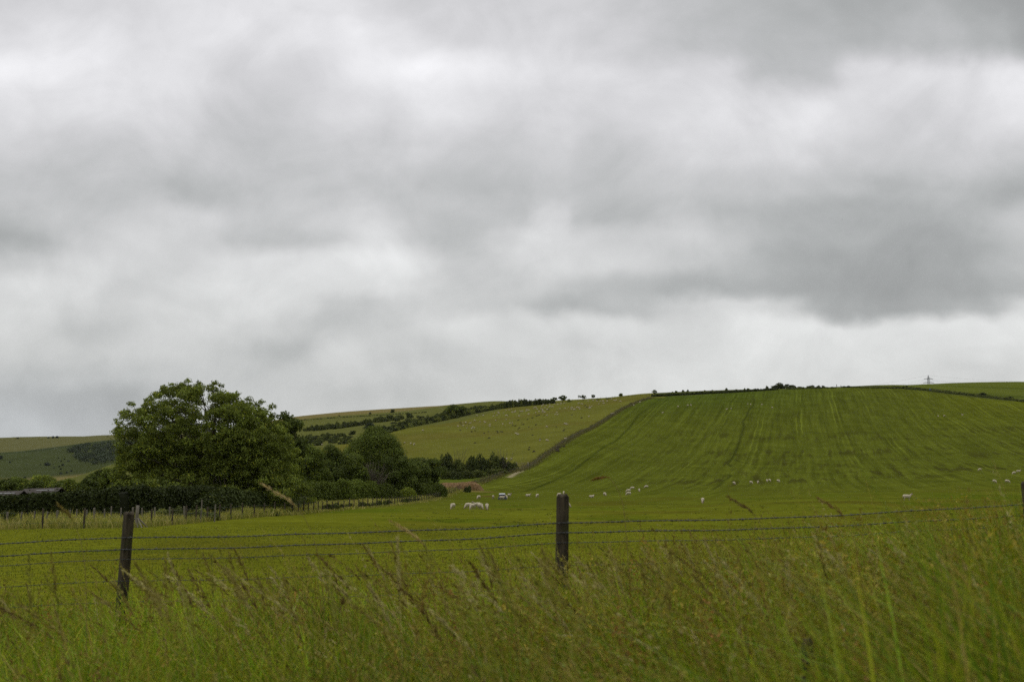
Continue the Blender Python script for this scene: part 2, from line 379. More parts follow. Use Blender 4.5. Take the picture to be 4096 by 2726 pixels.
def build_ground():
    rows = np.concatenate([np.arange(-14, 9, .6), 9 + np.cumsum(np.clip((np.arange(9, 60, .55)**2) / 4390 / 2.5 * 3.4, .12, 1.1)),])
    rows = rows[rows < 60]
    rows = np.concatenate([rows, np.arange(60, 330, 1.0), np.arange(330, 860, 1.25), np.arange(860, 1600, 4.0), np.arange(1600, 2700, 7.0), np.arange(2700, 4200, 60)])
    s = np.concatenate([np.linspace(-.85, -.5, 40)[:-1], np.arange(-.5, .5, .00115), np.linspace(.5, .95, 40)])
    S, Yg = np.meshgrid(s, rows)
    Xg = S * (Yg + 24)
    # warp columns so that beyond 200 m they follow true bearings
    Xg = np.where(Yg > 0, S * (Yg + 24 * np.exp(-np.maximum(Yg, 0) / 150)), Xg)
    Zg = height(Xg.ravel(), Yg.ravel()).reshape(Xg.shape)
    X, Y, Z = Xg.ravel(), Yg.ravel(), Zg.ravel()
    su = X / np.maximum(Y, 30)
    N = len(X)
    C = np.zeros((N, 3)); C[:] = A(103, 108, 28)                       # near meadow, yellowish
    def blend(mask, col):
        C[:] = C * (1 - mask[:, None]) + np.asarray(col)[None] * mask[:, None]
    # --- right-hand hill
    hillm = sstep(3.9, 5.9, np.log(np.maximum(Y, 1)) + .5 * (fbm(X/50, Y/50, 21) - .5))
    blend(hillm, A(84, 92, 30))
    blend(sstep(500, 690, Y) * sstep(.36, .12, su), A(70, 85, 30))
    blend(sstep(.33, .45, su) * sstep(420, 620, Y) * .8, A(92, 99, 28))
    # drilled rows run parallel to the boundary fence
    ca, sa = .967, .253
    rr = X * ca - Y * sa; al = X * sa + Y * ca
    wob = rr + 1.2 * (fbm(al/40, rr/40, 31) - .5)
    fine = .78 * vnoise(wob / .9, al / 110, 41) + .22 * vnoise(wob / 3.5, al / 160, 42) - .5
    tram = np.maximum(np.exp(-((wob % 13) - 3)**2 / .35), np.exp(-((wob % 13) - 5.2)**2 / .35))
    cross = vnoise(al / 2.2, rr / 26, 43) - .5
    onhill = sstep(130, 300, Y)
    mott = fbm(X / 5, Y / 7, 44, 3) - .5
    fleck = sstep(.62, .8, vnoise(X / 1.4, Y / 2.2, 45)) - .3
    k = 1 + .30 * mott * sstep(60, 120, Y) + .10 * fleck * sstep(90, 200, Y)
    band = np.exp(-((Y - 322) / 32)**2) + .8 * np.exp(-((Y - 378) / 16)**2) + .9*np.exp(-((Y - 415) / 15)**2) + .75 * np.exp(-((Y - 472) / 22)**2) + .35 * np.exp(-((Y - 560) / 30)**2)
    band = band * sstep(.04, .2, su + .03*(fbm(Y/20, X/20, 53)-.5))
    C *= k[:, None]
    # near meadow: faint mown swathes roughly along the boundary
    sw = vnoise((Y + .55 * X) / 3.2, X / 60, 67) - .5
    C *= (1 + (1 - onhill) * sstep(30, 60, Y) * .18 * sw)[:, None]
    dull = sstep(.55, .75, fbm(X / 14, Y / 22, 71)) * (1 - onhill) * sstep(20, 60, Y)
    blend(dull * .6, A(86, 82, 28))
    lush = sstep(.58, .72, fbm(X / 9 + 4, Y / 15, 73)) * (1 - onhill) * sstep(20, 60, Y)
    blend(lush * .6, A(76, 92, 20))
    for P, w, col, f in [(polyline_px(TRAILS[0]), .55, A(50, 58, 20), .7), (polyline_px(TRAILS[1]), .6, A(52, 58, 22), .8), (polyline_px(TRAILS[2]), .5, A(52, 58, 22), .7),
                      (polyline_px(TRAILS[3]), .5, A(50, 56, 22), .7), (polyline_px(TRAILS[4]), .7, A(62, 74, 22), .6)]:
        d = dist_poly(X, Y, P)
        blend(np.exp(-(d / w)**2) * f, col)
    # --- left of the boundary fence
    yl = np.interp(X, FB[:, 0], FB[:, 1])
    left = sstep(-.4, .4, XF(Y) - X) * sstep(-.4, .4, Y - yl) * (Y < YTOP + 30)
    blend(left * sstep(0, 1, 330 - Y), A(100, 100, 44))
    garden = left * sstep(0, 30, Y - 225) * (Y < 330)
    blend(garden, A(84, 96, 34))
    hillA = onhill * (1 - left) * (Y < yC(su) + 2) * sstep(YTOP + 400, YTOP + 60, Y)
    # the olive sheep pasture
    ol = left * sstep(-6, 6, Y - 338) * sstep(-4, 4, yB(su) - Y)
    past = (Y >= YTOP) & (su < .14) & (Y < yB(su))
    ol = np.maximum(ol, past * 1.0)
    v1 = fbm(X / 22, Y / 12, 77) - .5
    blend(ol, A(101, 103, 43)); C *= (1 + ol * .22 * v1)[:, None]
    blend(ol * .5 * sstep(.55, .8, fbm(X/60, Y/35, 79)), A(98, 92, 42))
    blend(ol * sstep(690, 800, Y) * .5, A(96, 98, 46))
    # --- hill behind it
    mid = ((Y > yB(su)) & (su < .06)) * 1.0
    blend(mid, A(94, 98, 50)); C *= (1 + mid * .2 * (fbm(X/40, Y/40, 81) - .5))[:, None]
    blend(mid * sstep(1230, 1275, Y), A(116, 108, 66))
    lowl = (Y > 330) * (su < -.18) * sstep(700, 560, Y); blend(np.clip(lowl, 0, 1) * .7, A(80, 90, 40))
    far = sstep(1350, 1500, Y) * (su < -.2)  # far hill colours below have the haze of distance mixed into them
    blend(far, A(75, 84, 48) * .78); C *= (1 + far * .55 * (fbm(X/90, Y/120, 83) - .5))[:, None]
    yl2 = 2135 + 40 * (su + .45)
    blend(far * np.exp(-((Y - yl2) / 22)**2) * .6, A(52, 64, 42) * .77)
    blend(far * sstep(0, 30, Y - yl2 - 10), A(108, 108, 66) * .8)
    # --- beyond the crest on the right
    up = sstep(-3, 3, Y - yC(su)) * (su > .13)
    blend(up, A(74, 80, 38))
    up2 = sstep(24, 34, Y - yC(su)) * (su > .335)
    rr2 = Y * .93 + X * .25
    st = np.clip(np.sin(rr2 / 15) * 1.6 - .8, 0, 1) * .5 + .3 * (vnoise(rr2/5, X/150, 87))
    blend(up2, A(94, 103, 40)); blend(up2 * st, A(62, 74, 28))
    # --- chalk track and bare patches
    d = dist_poly(X, Y, polyline_px(TRACK)); blend(np.exp(-(d / .75)**2) * .9, A(160, 150, 122))
    mx, my, _ = hit(1862, 1962); d = np.hypot((X - mx) / 7.5, (Y - my + .5) / 2.6); blend(sstep(1.15, .8, d) * .8, A(118, 98, 66))
    bx, by, _ = hit(1952, 1984); d = np.hypot((X - bx) / 1.9, (Y - by) / 3.5); blend(sstep(1.2, .5, d) * .7, A(90, 74, 40))
    # --- verge
    blend(sstep(9.5, 7.5, Y), A(60, 62, 20))
    nr, nc = Xg.shape
    idx = np.arange(N).reshape(nr, nc)
    Q = np.stack([idx[:-1, :-1], idx[:-1, 1:], idx[1:, 1:], idx[1:, :-1]], -1).reshape(-1, 4)
    hillA = hillA * (1 - np.clip(past, 0, 1))
    me = mesh_from('ground', np.stack([X, Y, Z], -1), Q, np.clip(C, .002, .6), [M_GROUND], True)
    for nm, arr in (('hill', hillA), ('band', np.clip(band, 0, 1) * hillA)):
        at_ = me.attributes.new(nm, 'FLOAT', 'POINT'); at_.data.foreach_set('value', arr.astype(np.float32))
    add('ground', me, kind='structure', label='rolling green downland of meadow, hill pasture and far hills')
    print('ground verts', N)
build_ground()

# ------------------------------------------------------------------ foliage
def unit(v): return v / (np.linalg.norm(v, axis=-1, keepdims=True) + 1e-9)

def leaves(P, Nrm, L, Wd, droop=.3, wind=(0.0, 0.0), r=rng):
    n = len(P)
    rv = unit(r.normal(size=(n, 3)))
    t = unit(np.cross(Nrm, rv)); t[:, 2] -= droop; t[:, 0] += wind[0]; t[:, 1] += wind[1]; t = unit(t)
    b = unit(np.cross(Nrm, t)); L = np.asarray(L).reshape(-1, 1); Wd = np.asarray(Wd).reshape(-1, 1)
    nn = np.cross(t, b)
    a0 = P - t * L * .5; a2 = P + t * L * .5 - nn * L * .12
    a1 = P + b * Wd * .5 + nn * Wd * .15; a3 = P - b * Wd * .5 + nn * Wd * .15
    return np.stack([a0, a1, a2, a3], 1)

def lobe_leaves(lobes, density, L, Wd, col, cvar=.25, jit=.55, droop=.3, wind=(0, 0), under=.45, shell=(.72, 1.06), r=rng, yellow=.0):
    """leaves over the shells of ellipsoid lobes (cx,cy,cz,rx,ry,rz)"""
    Vs, Cs = [], []
    for l in lobes:
        c = np.array(l[:3]); rad = np.array(l[3:6])
        area = 4 * math.pi * (((rad[0]*rad[1])**1.6 + (rad[0]*rad[2])**1.6 + (rad[1]*rad[2])**1.6) / 3)**(1/1.6)
        n = max(8, int(area * density))
        d = unit(r.normal(size=(n, 3)))
        keep = (d[:, 2] > -.25) | (r.random(n) < under)
        d = d[keep]; n = len(d)
        f = r.uniform(shell[0], shell[1], n)
        ph = r.uniform(0, 6.28, 3)
        bump = 1 + .10 * (np.sin(d[:, 0]*7 + ph[0]) + np.sin(d[:, 1]*7 + ph[1]) + np.sin(d[:, 2]*6 + ph[2])) / 1.5
        P = c + d * rad * (f * bump)[:, None]
        nrm = unit(unit(d / rad) + jit * r.normal(size=(n, 3)) + np.array([0, 0, .25]))
        s = r.uniform(.7, 1.3, n)
        Vs.append(leaves(P, nrm, L * s, Wd * s, droop, wind, r))
        k = r.uniform(1 - cvar, 1 + cvar) * r.uniform(1 - cvar, 1 + cvar, n)
        cc = np.asarray(col)[None] * k[:, None]
        if yellow:
            w = (r.random(n) < yellow)[:, None]
            cc = np.where(w, cc * np.array([1.9, 1.6, .9]), cc)
        Cs.append(cc)
    return np.concatenate(Vs), np.concatenate(Cs)

def leaf_mesh(name, V, C, mat):
    n = len(V)
    return mesh_from(name, V.reshape(-1, 3), np.arange(n * 4).reshape(n, 4), np.repeat(C, 4, axis=0), [mat])

def limb(T, a, b, r0, r1, sag=.0, kink=.08, n=6, r=rng):
    a = np.array(a, float); b = np.array(b, float); t = np.linspace(0, 1, n)[:, None]
    P = a + (b - a) * t
    L = np.linalg.norm(b - a)
    P[1:-1] += r.normal(size=(n-2, 3)) * kink * L * .35
    P[:, 2] += sag * L * (4 * t * (1 - t))[:, 0]
    T.tube(P, np.linspace(r0, r1, n), 6)

# --- the big spreading tree
def big_tree():
    Yt = 112.0
    x0, _ = ray(840, 1950); x0 *= Yt
    base = np.array([x0, Yt, gz(x0, Yt)])
    outline = [(470,1714),(494,1663),(531,1622),(562,1646),(596,1622),(613,1602),(650,1561),(688,1551),(708,1539),(735,1539),(769,1554),(790,1539),(857,1536),(908,1558),(953,1585),(1014,1598),(1061,1626),(1095,1656),(1139,1700),(1170,1755),(1192,1840),(1198,1924),(1129,1962),(1027,1972),(890,1945),(755,1910),(620,1908),(494,1940),(478,1840),(484,1772)]
    P = np.array([[ray(u, v)[0] * Yt - base[0], EYE + ray(u, v)[1] * Yt - base[2]] for u, v in outline])
    r = np.random.default_rng(5)
    def inside(x, z):
        c = np.zeros(len(x), bool); n = len(P)
        for i in range(n):
            a, b = P[i], P[(i+1) % n]
            cond = (a[1] > z) != (b[1] > z)
            c ^= cond & (x < (b[0]-a[0]) * (z - a[1]) / (b[1]-a[1] + 1e-12) + a[0])
        return c
    cl = np.vstack([P, P[:1]])
    xs = r.uniform(P[:, 0].min(), P[:, 0].max(), 6000); zs = r.uniform(P[:, 1].min(), P[:, 1].max(), 6000)
    m = inside(xs, zs); xs, zs = xs[m], zs[m]
    d = dist_poly(xs, zs, cl)
    m = d > .42; xs, zs, d = xs[m], zs[m], d[m]
    Dmax = 6.2
    dep = np.sqrt(np.clip(d * (2 * Dmax - d), 0, None)); dep = np.minimum(dep, Dmax)
    sgn = np.where(r.random(len(xs)) < .62, -1, 1)
    ys = sgn * dep * r.uniform(.55, 1.0, len(xs))
    # gaps: thin the upper left heart of the crown, where sky shows through
    gx = ray(770, 1680)[0] * Yt - base[0]; gzz = EYE + ray(770, 1680)[1] * Yt - base[2]
    g = np.exp(-(((xs - gx) / 3.3)**2 + ((zs - gzz) / 1.7)**2))
    gap2 = fbm(xs / 1.7 + 9, zs / 1.1, 91) > .62
    rim = d < 1.3
    keep = rim | ((r.random(len(xs)) > .80 * g) & ~(gap2 & (xs < 1.0)))
    xs, ys, zs, d = xs[keep], ys[keep], zs[keep], d[keep]
    # poisson-ish thinning
    sel = []; pts = np.stack([xs, ys, zs], -1)
    for i in range(len(pts)):
        if len(sel) == 0 or np.min(np.linalg.norm((pts[sel] - pts[i]) * [1, .8, 1.15], axis=1)) > .90: sel.append(i)
        if len(sel) > 900: break
    pts = pts[sel]; ds = d[sel]
    lobes = []
    low = []
    for u in np.arange(850, 1196, 15):
        for v in ((1935, 1962, 1985) if u < 1050 else (1930, 1955, 1980, 2005)):
            if r.random() < .85:
                a, b = ray(u + r.normal() * 6, v + r.normal() * 6); yy = r.choice([-1, -1, 1]) * r.uniform(1.0, 5.5)
                low.append((a * Yt - base[0], yy, EYE + b * Yt - base[2]))
    for u, v in [(742, 1562), (757, 1572), (772, 1576), (786, 1566), (765, 1592), (735, 1584), (800, 1580)]:
        a, b = ray(u, v); low.append((a * Yt - base[0], r.normal() * .8, EYE + b * Yt - base[2]))
    for k in range(210):
        u, v = r.uniform(590, 1150), r.uniform(1650, 1925)
        a, b = ray(u, v); a, b = a * Yt - base[0], EYE + b * Yt - base[2]
        if inside(np.array([a]), np.array([b]))[0] and not (u < 900 and v < 1770) : low.append((a, -r.uniform(1.5, 5.2), b))
    pts = np.vstack([pts, low]); ds = np.concatenate([ds, np.full(len(low), 1.0)])
    for p, dd in zip(pts, ds):
        s = min(r.choice([r.uniform(.45, .62), r.uniform(.6, .95)]), .30 + dd * .55)
        lobes.append((p[0], p[1], p[2], s * 1.05, s * 1.05, s * .85))
        if r.random() < .55:
            a = r.uniform(.4, .8) * s; lobes.append((p[0] + s * r.uniform(-.2, .9), p[1] + s * r.uniform(-.7, .3), p[2] + s * r.uniform(.1, .7), a, a, a * .8))
    # sprays standing proud of the outline
    for i in range(len(P) - 8):
        for _ in range(4 if i < 8 else 2):
            t = r.random(); q = P[i] * (1 - t) + P[i+1] * t
            s = r.uniform(.25, .5); lobes.append((q[0] + r.normal()*.25, r.normal() * 1.0, q[1] - .15 + r.normal()*.25, s, s, s * .8))
    V, C = lobe_leaves(lobes, 42, .27, .11, BL(74, 87, 30) * .95, .34, .40, .35, (.45, 0), .22, (.40, 1.12), r, .06)
    t = add('ash_tree', None, loc=base, label='huge spreading broad-crowned tree rising over the dark clipped hedge', cat='tree')
    add('crown', leaf_mesh('big_crown', V, C, M_LEAF), t)
    T = Tubes()
    T.tube([(0, 0, -.3), (.1, 0, .8), (-.1, .1, 2.2), (.1, 0, 3.4)], [.62, .5, .46, .42], 10)
    hubs = [(-3.4, .3, 4.6), (-1.6, -.4, 6.4), (.3, .4, 7.0), (2.6, 0, 6.0), (4.4, -.5, 4.4), (-5.4, 0, 3.9), (-1.2, 2, 5.0), (1.2, -2.6, 4.8), (5.6, .5, 2.8), (-2.8, -2.4, 4.0)]
    for h in hubs: limb(T, (0, 0, r.uniform(1.6, 3.3)), h, .27, .12, .06, .12, 7, r)
    H = np.array(hubs)
    for p in pts[::2]:
        k = np.argmin(np.linalg.norm(H - p, axis=1) + r.uniform(0, 1.0))
        limb(T, H[k], p, .085, .022, .05, .16, 5, r)
    add('trunk', T.mesh('big_trunk', M_BARK), t)
big_tree()

# --- generic tree: Empty > trunk, crown
def make_tree(name, w, h, trunk_h, label, cat='tree', col=None, seed=1, n=26, leaf=(.34, .18), dens=36, wind=(.2, 0), lean=0.0, flat=.8, group=None, yellow=.04, cone=0.0):
    r = np.random.default_rng(seed)
    t = add(name, None, label=label, cat=cat, group=group)
    lobes = []; T = Tubes()
    T.tube([(0, 0, -.3), (r.normal()*.1, r.normal()*.1, trunk_h * .6), (lean * .3, 0, trunk_h * 1.3 + .4)], [w * .032 + .06, w * .026 + .05, w * .02 + .03], 8)
    hub = np.array([lean * .3, 0, trunk_h * 1.2 + .3])
    ch = h - trunk_h; c0 = trunk_h + ch * .47
    for i in range(n):
        d = unit(r.normal(size=3)); f = r.uniform(.35, .82)
        tz = d[2] * f
        taper = 1 - cone * (tz * .5 + .5)
        p = np.array([d[0] * w/2 * 1.18 * f * taper + lean * (tz * .5 + .5), d[1] * w/2 * f * taper, c0 + tz * ch/2])
        s = r.uniform(.15, .27) * min(w, ch) * (1 - .3 * cone * (tz * .5 + .5))
        lobes.append((*p, s, s, s * flat))
        if i % 2 == 0: limb(T, hub, p, w * .014 + .02, .02, .03, .14, 5, r)
    V, C = lobe_leaves(lobes, dens, leaf[0], leaf[1], col, .22, .45, .3, wind, .3, (.5, 1.06), r, yellow)
    add('trunk', T.mesh(name + '_trunk', M_BARK), t)
    add('crown', leaf_mesh(name + '_crown', V, C, M_LEAF), t)
    return t

def place_tree_px(u, vtop, wpx, Yd, name, label, seed, **kw):
    x = ray(u, vtop)[0] * Yd; z0 = gz(x, Yd); h = zpx(Yd, vtop) - z0; w = wpx * Yd / FPX
    t = make_tree(name, w, h, kw.pop('trunk', h * .15), label, seed=seed, **kw)
    t.location = (x, Yd, z0)
    return t

AG = BL(68, 82, 28) * .95; AD = BL(60, 73, 27) * .95; AL = BL(78, 92, 32) * .9
place_tree_px(1150, 1622, 165, 128, 'ash_tree', 'dark loose-crowned tree peeping out behind the right shoulder of the huge tree', 21, n=46, dens=26, col=AD, leaf=(.36, .2))
place_tree_px(1236, 1768, 162, 182, 'field_tree', 'bushy mid-green tree standing just right of the huge tree, above the clipped hedge', 22, n=40, col=AG, trunk=.6)
place_tree_px(1326, 1768, 162, 190, 'field_tree', 'dark bushy tree with pointed top between two rounder trees above the hedge', 23, n=40, col=AD, trunk=.6)
place_tree_px(1412, 1808, 149, 192, 'field_tree', 'low round dark tree just left of the leafless tree', 24, n=34, col=AG * .9, trunk=.5)
place_tree_px(1512, 1692, 285, 218, 'field_tree', 'tall cone-shaped leafy tree behind the leafless tree', 25, n=150, col=AG, leaf=(.34, .17), dens=34, trunk=.4, cone=.72, lean=-1.0)
place_tree_px(1592, 1800, 140, 215, 'field_tree', 'dense dark tree filling the right foot of the tall cone-shaped tree', 26, n=34, col=AD, trunk=.4)
place_tree_px(1668, 1815, 130, 234, 'field_tree', 'round-topped tree right of the tall cone-shaped tree, behind the dark low hedge', 27, n=40, col=AD * 1.05, trunk=.4)
place_tree_px(1725, 1822, 100, 240, 'field_tree', 'narrow dark tree at right end of the tree row, above the muck heap', 28, n=34, col=AD, trunk=.4)
place_tree_px(1280, 1782, 150, 200, 'field_tree', 'mid-green tree filling the dip between the first two trees above the hedge', 29, n=44, col=AG, trunk=.4)
place_tree_px(1375, 1786, 150, 205, 'field_tree', 'broad leafy tree behind the low round one, left of the leafless tree', 30, n=46, col=AD * 1.1, trunk=.4)
place_tree_px(1450, 1752, 150, 228, 'field_tree', 'leafy tree forming the left shoulder of the tall cone-shaped tree', 31, n=46, col=AG, trunk=.4)
# left belt of small trees beyond the dark hedge
LB = [(25, 1896, 90, 210, AD, 'dark small tree at the left edge behind the low sheds'), (88, 1900, 100, 225, AG, 'mid-green small tree behind the left shed roof'),
      (145, 1912, 80, 215, AD, 'dark low tree behind the gap between the two shed roofs'), (190, 1886, 110, 240, AL, 'pale round-headed tree standing over the right shed roof'),
      (245, 1912, 80, 205, AD, 'low dark tree just right of the pale round-headed tree'), (300, 1912, 85, 190, AL * .9, 'yellowish-green low tree beyond the right end of the sheds'),
      (350, 1896, 85, 185, AD, 'dark tree in the middle of the left tree belt'), (398, 1872, 90, 195, AD * .9, 'taller dark tree of the left belt below the far wood'),
      (440, 1856, 90, 190, AG, 'mid-green tree of the left belt touching the huge tree'), (485, 1850, 95, 180, AL * .9, 'light green tree half hidden by the left edge of the huge tree'),
      (742, 1880, 150, 165, AL * .95, 'pale green tree seen between the low limbs of the huge tree'),
      (560, 1880, 120, 170, AL, 'pale green tree glimpsed beneath the low branches of the huge tree'), (660, 1895, 120, 175, AG, 'green tree behind the trunk side of the huge tree')]
for i, (u, v, w, Yd, c, lb) in enumerate(LB):
    place_tree_px(u, v, w, Yd, 'belt_tree', lb, 40 + i, n=30, col=c, leaf=(.42, .24), dens=22, trunk=.5, group='belt of small trees left of the huge tree')

# --- leafless tree
def bare_tree():
    Yd = 205.0; u = 1500
    x = ray(u, 1900)[0] * Yd; z0 = gz(x, Yd); r = np.random.default_rng(8)
    t = add('bare_tree', None, loc=(x, Yd, z0), label='leafless pale-twigged tree in front of the tall cone-shaped tree', cat='tree')
    T = Tubes(); B = Tubes()
    T.tube([(0, 0, -.2), (.05, 0, 1.2), (-.05, 0, 2.2)], [.16, .13, .11], 8)
    for i in range(46):
        ang = r.uniform(-1.05, 1.0); el = r.uniform(2.4, 5.2)
        p = np.array([math.sin(ang) * el * .8, r.normal() * .8, 1.6 + math.cos(ang) * el * .95])
        p = p * 1.12; limb(B, (0, 0, r.uniform(1.0, 2.2)), p, .06, .016, .03, .10, 6, r)
        for k in range(9):
            f = r.uniform(.4, 1.0); q = np.array([0, 0, 1.6]) * (1-f) + p * f
            limb(B, q, q + r.normal(size=3) * .45 + np.array([math.sin(ang) * .5, 0, .4]), .02, .009, .0, .1, 4, r)
    add('trunk', T.mesh('bare_trunk', M_TWIG), t); add('branches', B.mesh('bare_branches', M_TWIG), t)
bare_tree()

# --- bushes: prototypes reused for every shrub on the hills
def make_bush(seed, col, n=9, dens=26, leaf=(.30, .24), flat=.8, yellow=.03):
    r = np.random.default_rng(seed); lobes = []
    for i in range(n):
        a = r.uniform(0, 6.28); q = math.sqrt(r.random()) * .62
        s = r.uniform(.24, .40); zc = r.uniform(.25, .9) * (1 - .45 * q) - .05
        lobes.append((math.cos(a) * q, math.sin(a) * q, max(zc, .18), s, s, s * flat))
    lobes.append((0, 0, .25, .75, .75, .35))
    V, C = lobe_leaves(lobes, dens * 4.0, leaf[0] * .5, leaf[1] * .5, col, .22, .45, .2, (.0, 0), .3, (.6, 1.08), r, yellow)
    # scale to unit: radius 1, height 1
    V = V / np.array([1.0, 1.0, 1.12])
    return leaf_mesh('bush_%d' % seed, V, C, M_LEAF)
BUSH_D = [make_bush(100 + i, BL(50, 60, 26) * .85) for i in range(3)]
BUSH_G = [make_bush(110 + i, BL(62, 72, 30) * .88) for i in range(3)]
BUSH_P = [make_bush(120 + i, BL(84, 96, 42) * .8, yellow=.12) for i in range(2)]
BUSH_F = [make_bush(130 + i, BL(44, 56, 36) * .75) for i in range(2)]

def bush(me, x, y, w, h, label, group=None, name='hawthorn_bush', cat='bush', sink=.1):
    o = add(name, me, loc=(x, y, gz(x, y) - sink * h), label=label, cat=cat, group=group)
    o.rotation_euler = (0, 0, rng.uniform(0, 6.28)); o.scale = (w / 1.8, w / 1.8 * rng.uniform(.8, 1.1), h * (1 + sink))
    return o
def bush_px(me, u, vbase, wpx, hpx, label, group=None, ymin=120, **kw):
    x, y, z = hit(u, vbase, ymin)
    return bush(me, x, y, wpx * y / FPX, hpx * y / FPX, label, group, **kw)

# the long hedge up the far side of the olive pasture
def z2(x, y): return 1100 + x * .5518, 1450 + y * .5518
lowe = np.array([z2(*p) for p in [(700,540),(860,495),(1000,462),(1200,425),(1400,380),(1600,338),(1800,316),(2010,296)]])
uppe = np.array([z2(*p) for p in [(700,500),(860,440),(930,420),(965,385),(1060,385),(1130,370),(1270,310),(1340,305),(1420,303),(1500,293),(1560,310),(1620,285),(1720,266),(1800,258),(1900,262),(2010,258)]])
us = np.arange(1490, 2212, 7.0)
for i, u in enumerate(us):
    vb = np.interp(u, lowe[:, 0], lowe[:, 1]); vt = np.interp(u, uppe[:, 0], uppe[:, 1])
    x, y, z = hit(u, vb, 300)
    y += rng.uniform(-1, 2); H = max((vb - vt) * y / FPX, 2.2)
    full = u > 1950
    hh = H * rng.uniform(.95, 1.25) if full else H * rng.uniform(.4, .7)
    bush((BUSH_D + BUSH_G + BUSH_P)[rng.integers(8)], x, y + 2, rng.uniform(3.0, 5.5), hh, 'dark scrub bush in the long unbroken hedge edging the olive sheep pasture', 'bushes of the long pasture hedge', name='hedge_thorn')
    if not full:
        for k in range(2):
            y2 = y + rng.uniform(8, 45) ; x2 = x * y2 / y + rng.uniform(-2, 2)
            zt = zpx(y2, vt + rng.uniform(-2, 12)); h2 = zt - gz(x2, y2)
            if h2 > 1.2: bush((BUSH_D + BUSH_G)[rng.integers(6)], x2, y2, rng.uniform(4, 6.5), min(h2, 9) * rng.uniform(.8, 1), 'thorn bush in the deep scrub band behind the olive sheep pasture', 'bushes of the scrub band', name='thorn_scrub')
# scrub behind the valley trees and the upper field hedges
GS = 'scrub on the green hill behind the pasture'
for i in range(90):
    u = rng.uniform(1222, 1400); v = np.interp(u, [1222, 1400], [1762, 1752]) + rng.uniform(-16, 22)
    bush_px((BUSH_G + BUSH_D)[rng.integers(6)], u, v, rng.uniform(16, 32), rng.uniform(11, 19), 'low scrub bush on the hill slope just right of the huge tree', GS, 400, name='scrub_bush')
for i in range(34):
    u = 1222 + i * 11.6; v = np.interp(u, [1220, 1330, 1420, 1480, 1610], [1724, 1715, 1704, 1692, 1675]) + rng.uniform(-1.5, 2)
    bush_px((BUSH_D + BUSH_G)[rng.integers(6)], u, v, rng.uniform(22, 36), rng.uniform(17, 31), 'dark bush in the middle hedgerow across the green hill', 'bushes of the middle hedgerow', 400)
for i in range(40):
    u = 1195 + i * 13; v = np.interp(u, [1190, 1380, 1560, 1720], [1681, 1668, 1658, 1648])
    bush_px(BUSH_D[rng.integers(3)], u, v, rng.uniform(9, 18), rng.uniform(2.5, 6), 'low bush in the thin top hedge below the brown hill crest', 'bushes of the thin top hedge', 400, name='hedge_thorn')
for u, v, w, h, lb in [(1570, 1650, 22, 18, 'largest round bush standing in the thin top hedge below the brown crest'), (1480, 1656, 14, 10, 'second largest bush in the thin top hedge, left of the round one'),
                    (1357, 1664, 9, 6, 'small dark bush in the thin top hedge near its left end'), (1217, 1679, 7, 5, 'leftmost tiny bush of the thin top hedge beside the huge tree'),
                    (1640, 1671, 34, 26, 'dark thorn clump at the right end of the middle hedgerow'), (1600, 1668, 12, 12, 'thin pale thorn just left of the dark thorn clump'),
                    (1408, 1738, 42, 20, 'rounded dark bush alone on the green hill, left of the cone-shaped tree'), (1477, 1716, 52, 34, 'large grey-green bush right behind the top of the cone-shaped tree'),
                    (1548, 1722, 52, 28, 'dark bush at the near end of the long pasture hedge')]:
    bush_px(BUSH_D[rng.integers(3)] if u != 1477 else BUSH_F[0], u, v, w, h, lb, None, 400)
for i in range(26):
    u = rng.uniform(1560, 1900); v = np.interp(u, [1560, 1900], [1690, 1650]) + rng.uniform(-8, 14)
    bush_px((BUSH_G + BUSH_D)[rng.integers(6)], u, v, rng.uniform(20, 36), rng.uniform(10, 18), 'thorn bush in the deep scrub band behind the olive sheep pasture', 'bushes of the scrub band', 560)
t = place_tree_px(1822, 1612, 70, 690, 'field_tree', 'taller ragged tree standing up out of the scrub band behind the pasture', 61, n=34, col=AG * .9, leaf=(.8, .5), dens=6, trunk=1.0)

# copse at the foot of the olive pasture, above the muck heap
CO = [(1772, 1905, 60, 92, 0), (1800, 1908, 70, 112, 1), (1842, 1906, 62, 100, 0), (1885, 1900, 66, 104, 1), (1935, 1894, 76, 100, 1), (1975, 1890, 64, 88, 0), (2012, 1886, 56, 78, 1), (2040, 1880, 46, 50, 0), (2062, 1874, 34, 30, 0),
      (1786, 1914, 56, 48, 0), (1830, 1915, 60, 44, 1), (1876, 1912, 60, 46, 0), (1920, 1908, 62, 42, 0), (1968, 1900, 60, 40, 0), (2010, 1893, 50, 32, 0)]
cl = ['dark bush of the copse between muck heap and olive pasture', 'taller thorn of the copse between muck heap and olive pasture']
for u, v, w, h, k in CO:
    bush_px((BUSH_D if k else BUSH_G)[rng.integers(3)], u, v, w, h, cl[k], 'copse above the muck heap', 150)
def sticks():
    r = np.random.default_rng(14)
    for (u, vb, hp, lb) in [(1828, 1905, 115, 'bare twiggy shrub poking from the left half of the copse'), (2008, 1888, 92, 'bare twiggy shrub poking from the right half of the copse')]:
        x, y, z = hit(u, vb, 150); T = Tubes(); hm = hp * y / FPX
        for i in range(34):
            limb(T, (r.normal()*.5, r.normal()*.3, 0), (r.normal() * 2.2, r.normal() * .8, hm * r.uniform(.7, 1.05)), .04, .014, 0, .08, 5, r)
        add('twiggy_shrub', T.mesh('twiggy_shrub', M_TWIG), loc=(x, y + .5, z), label=lb, cat='shrub')
sticks()

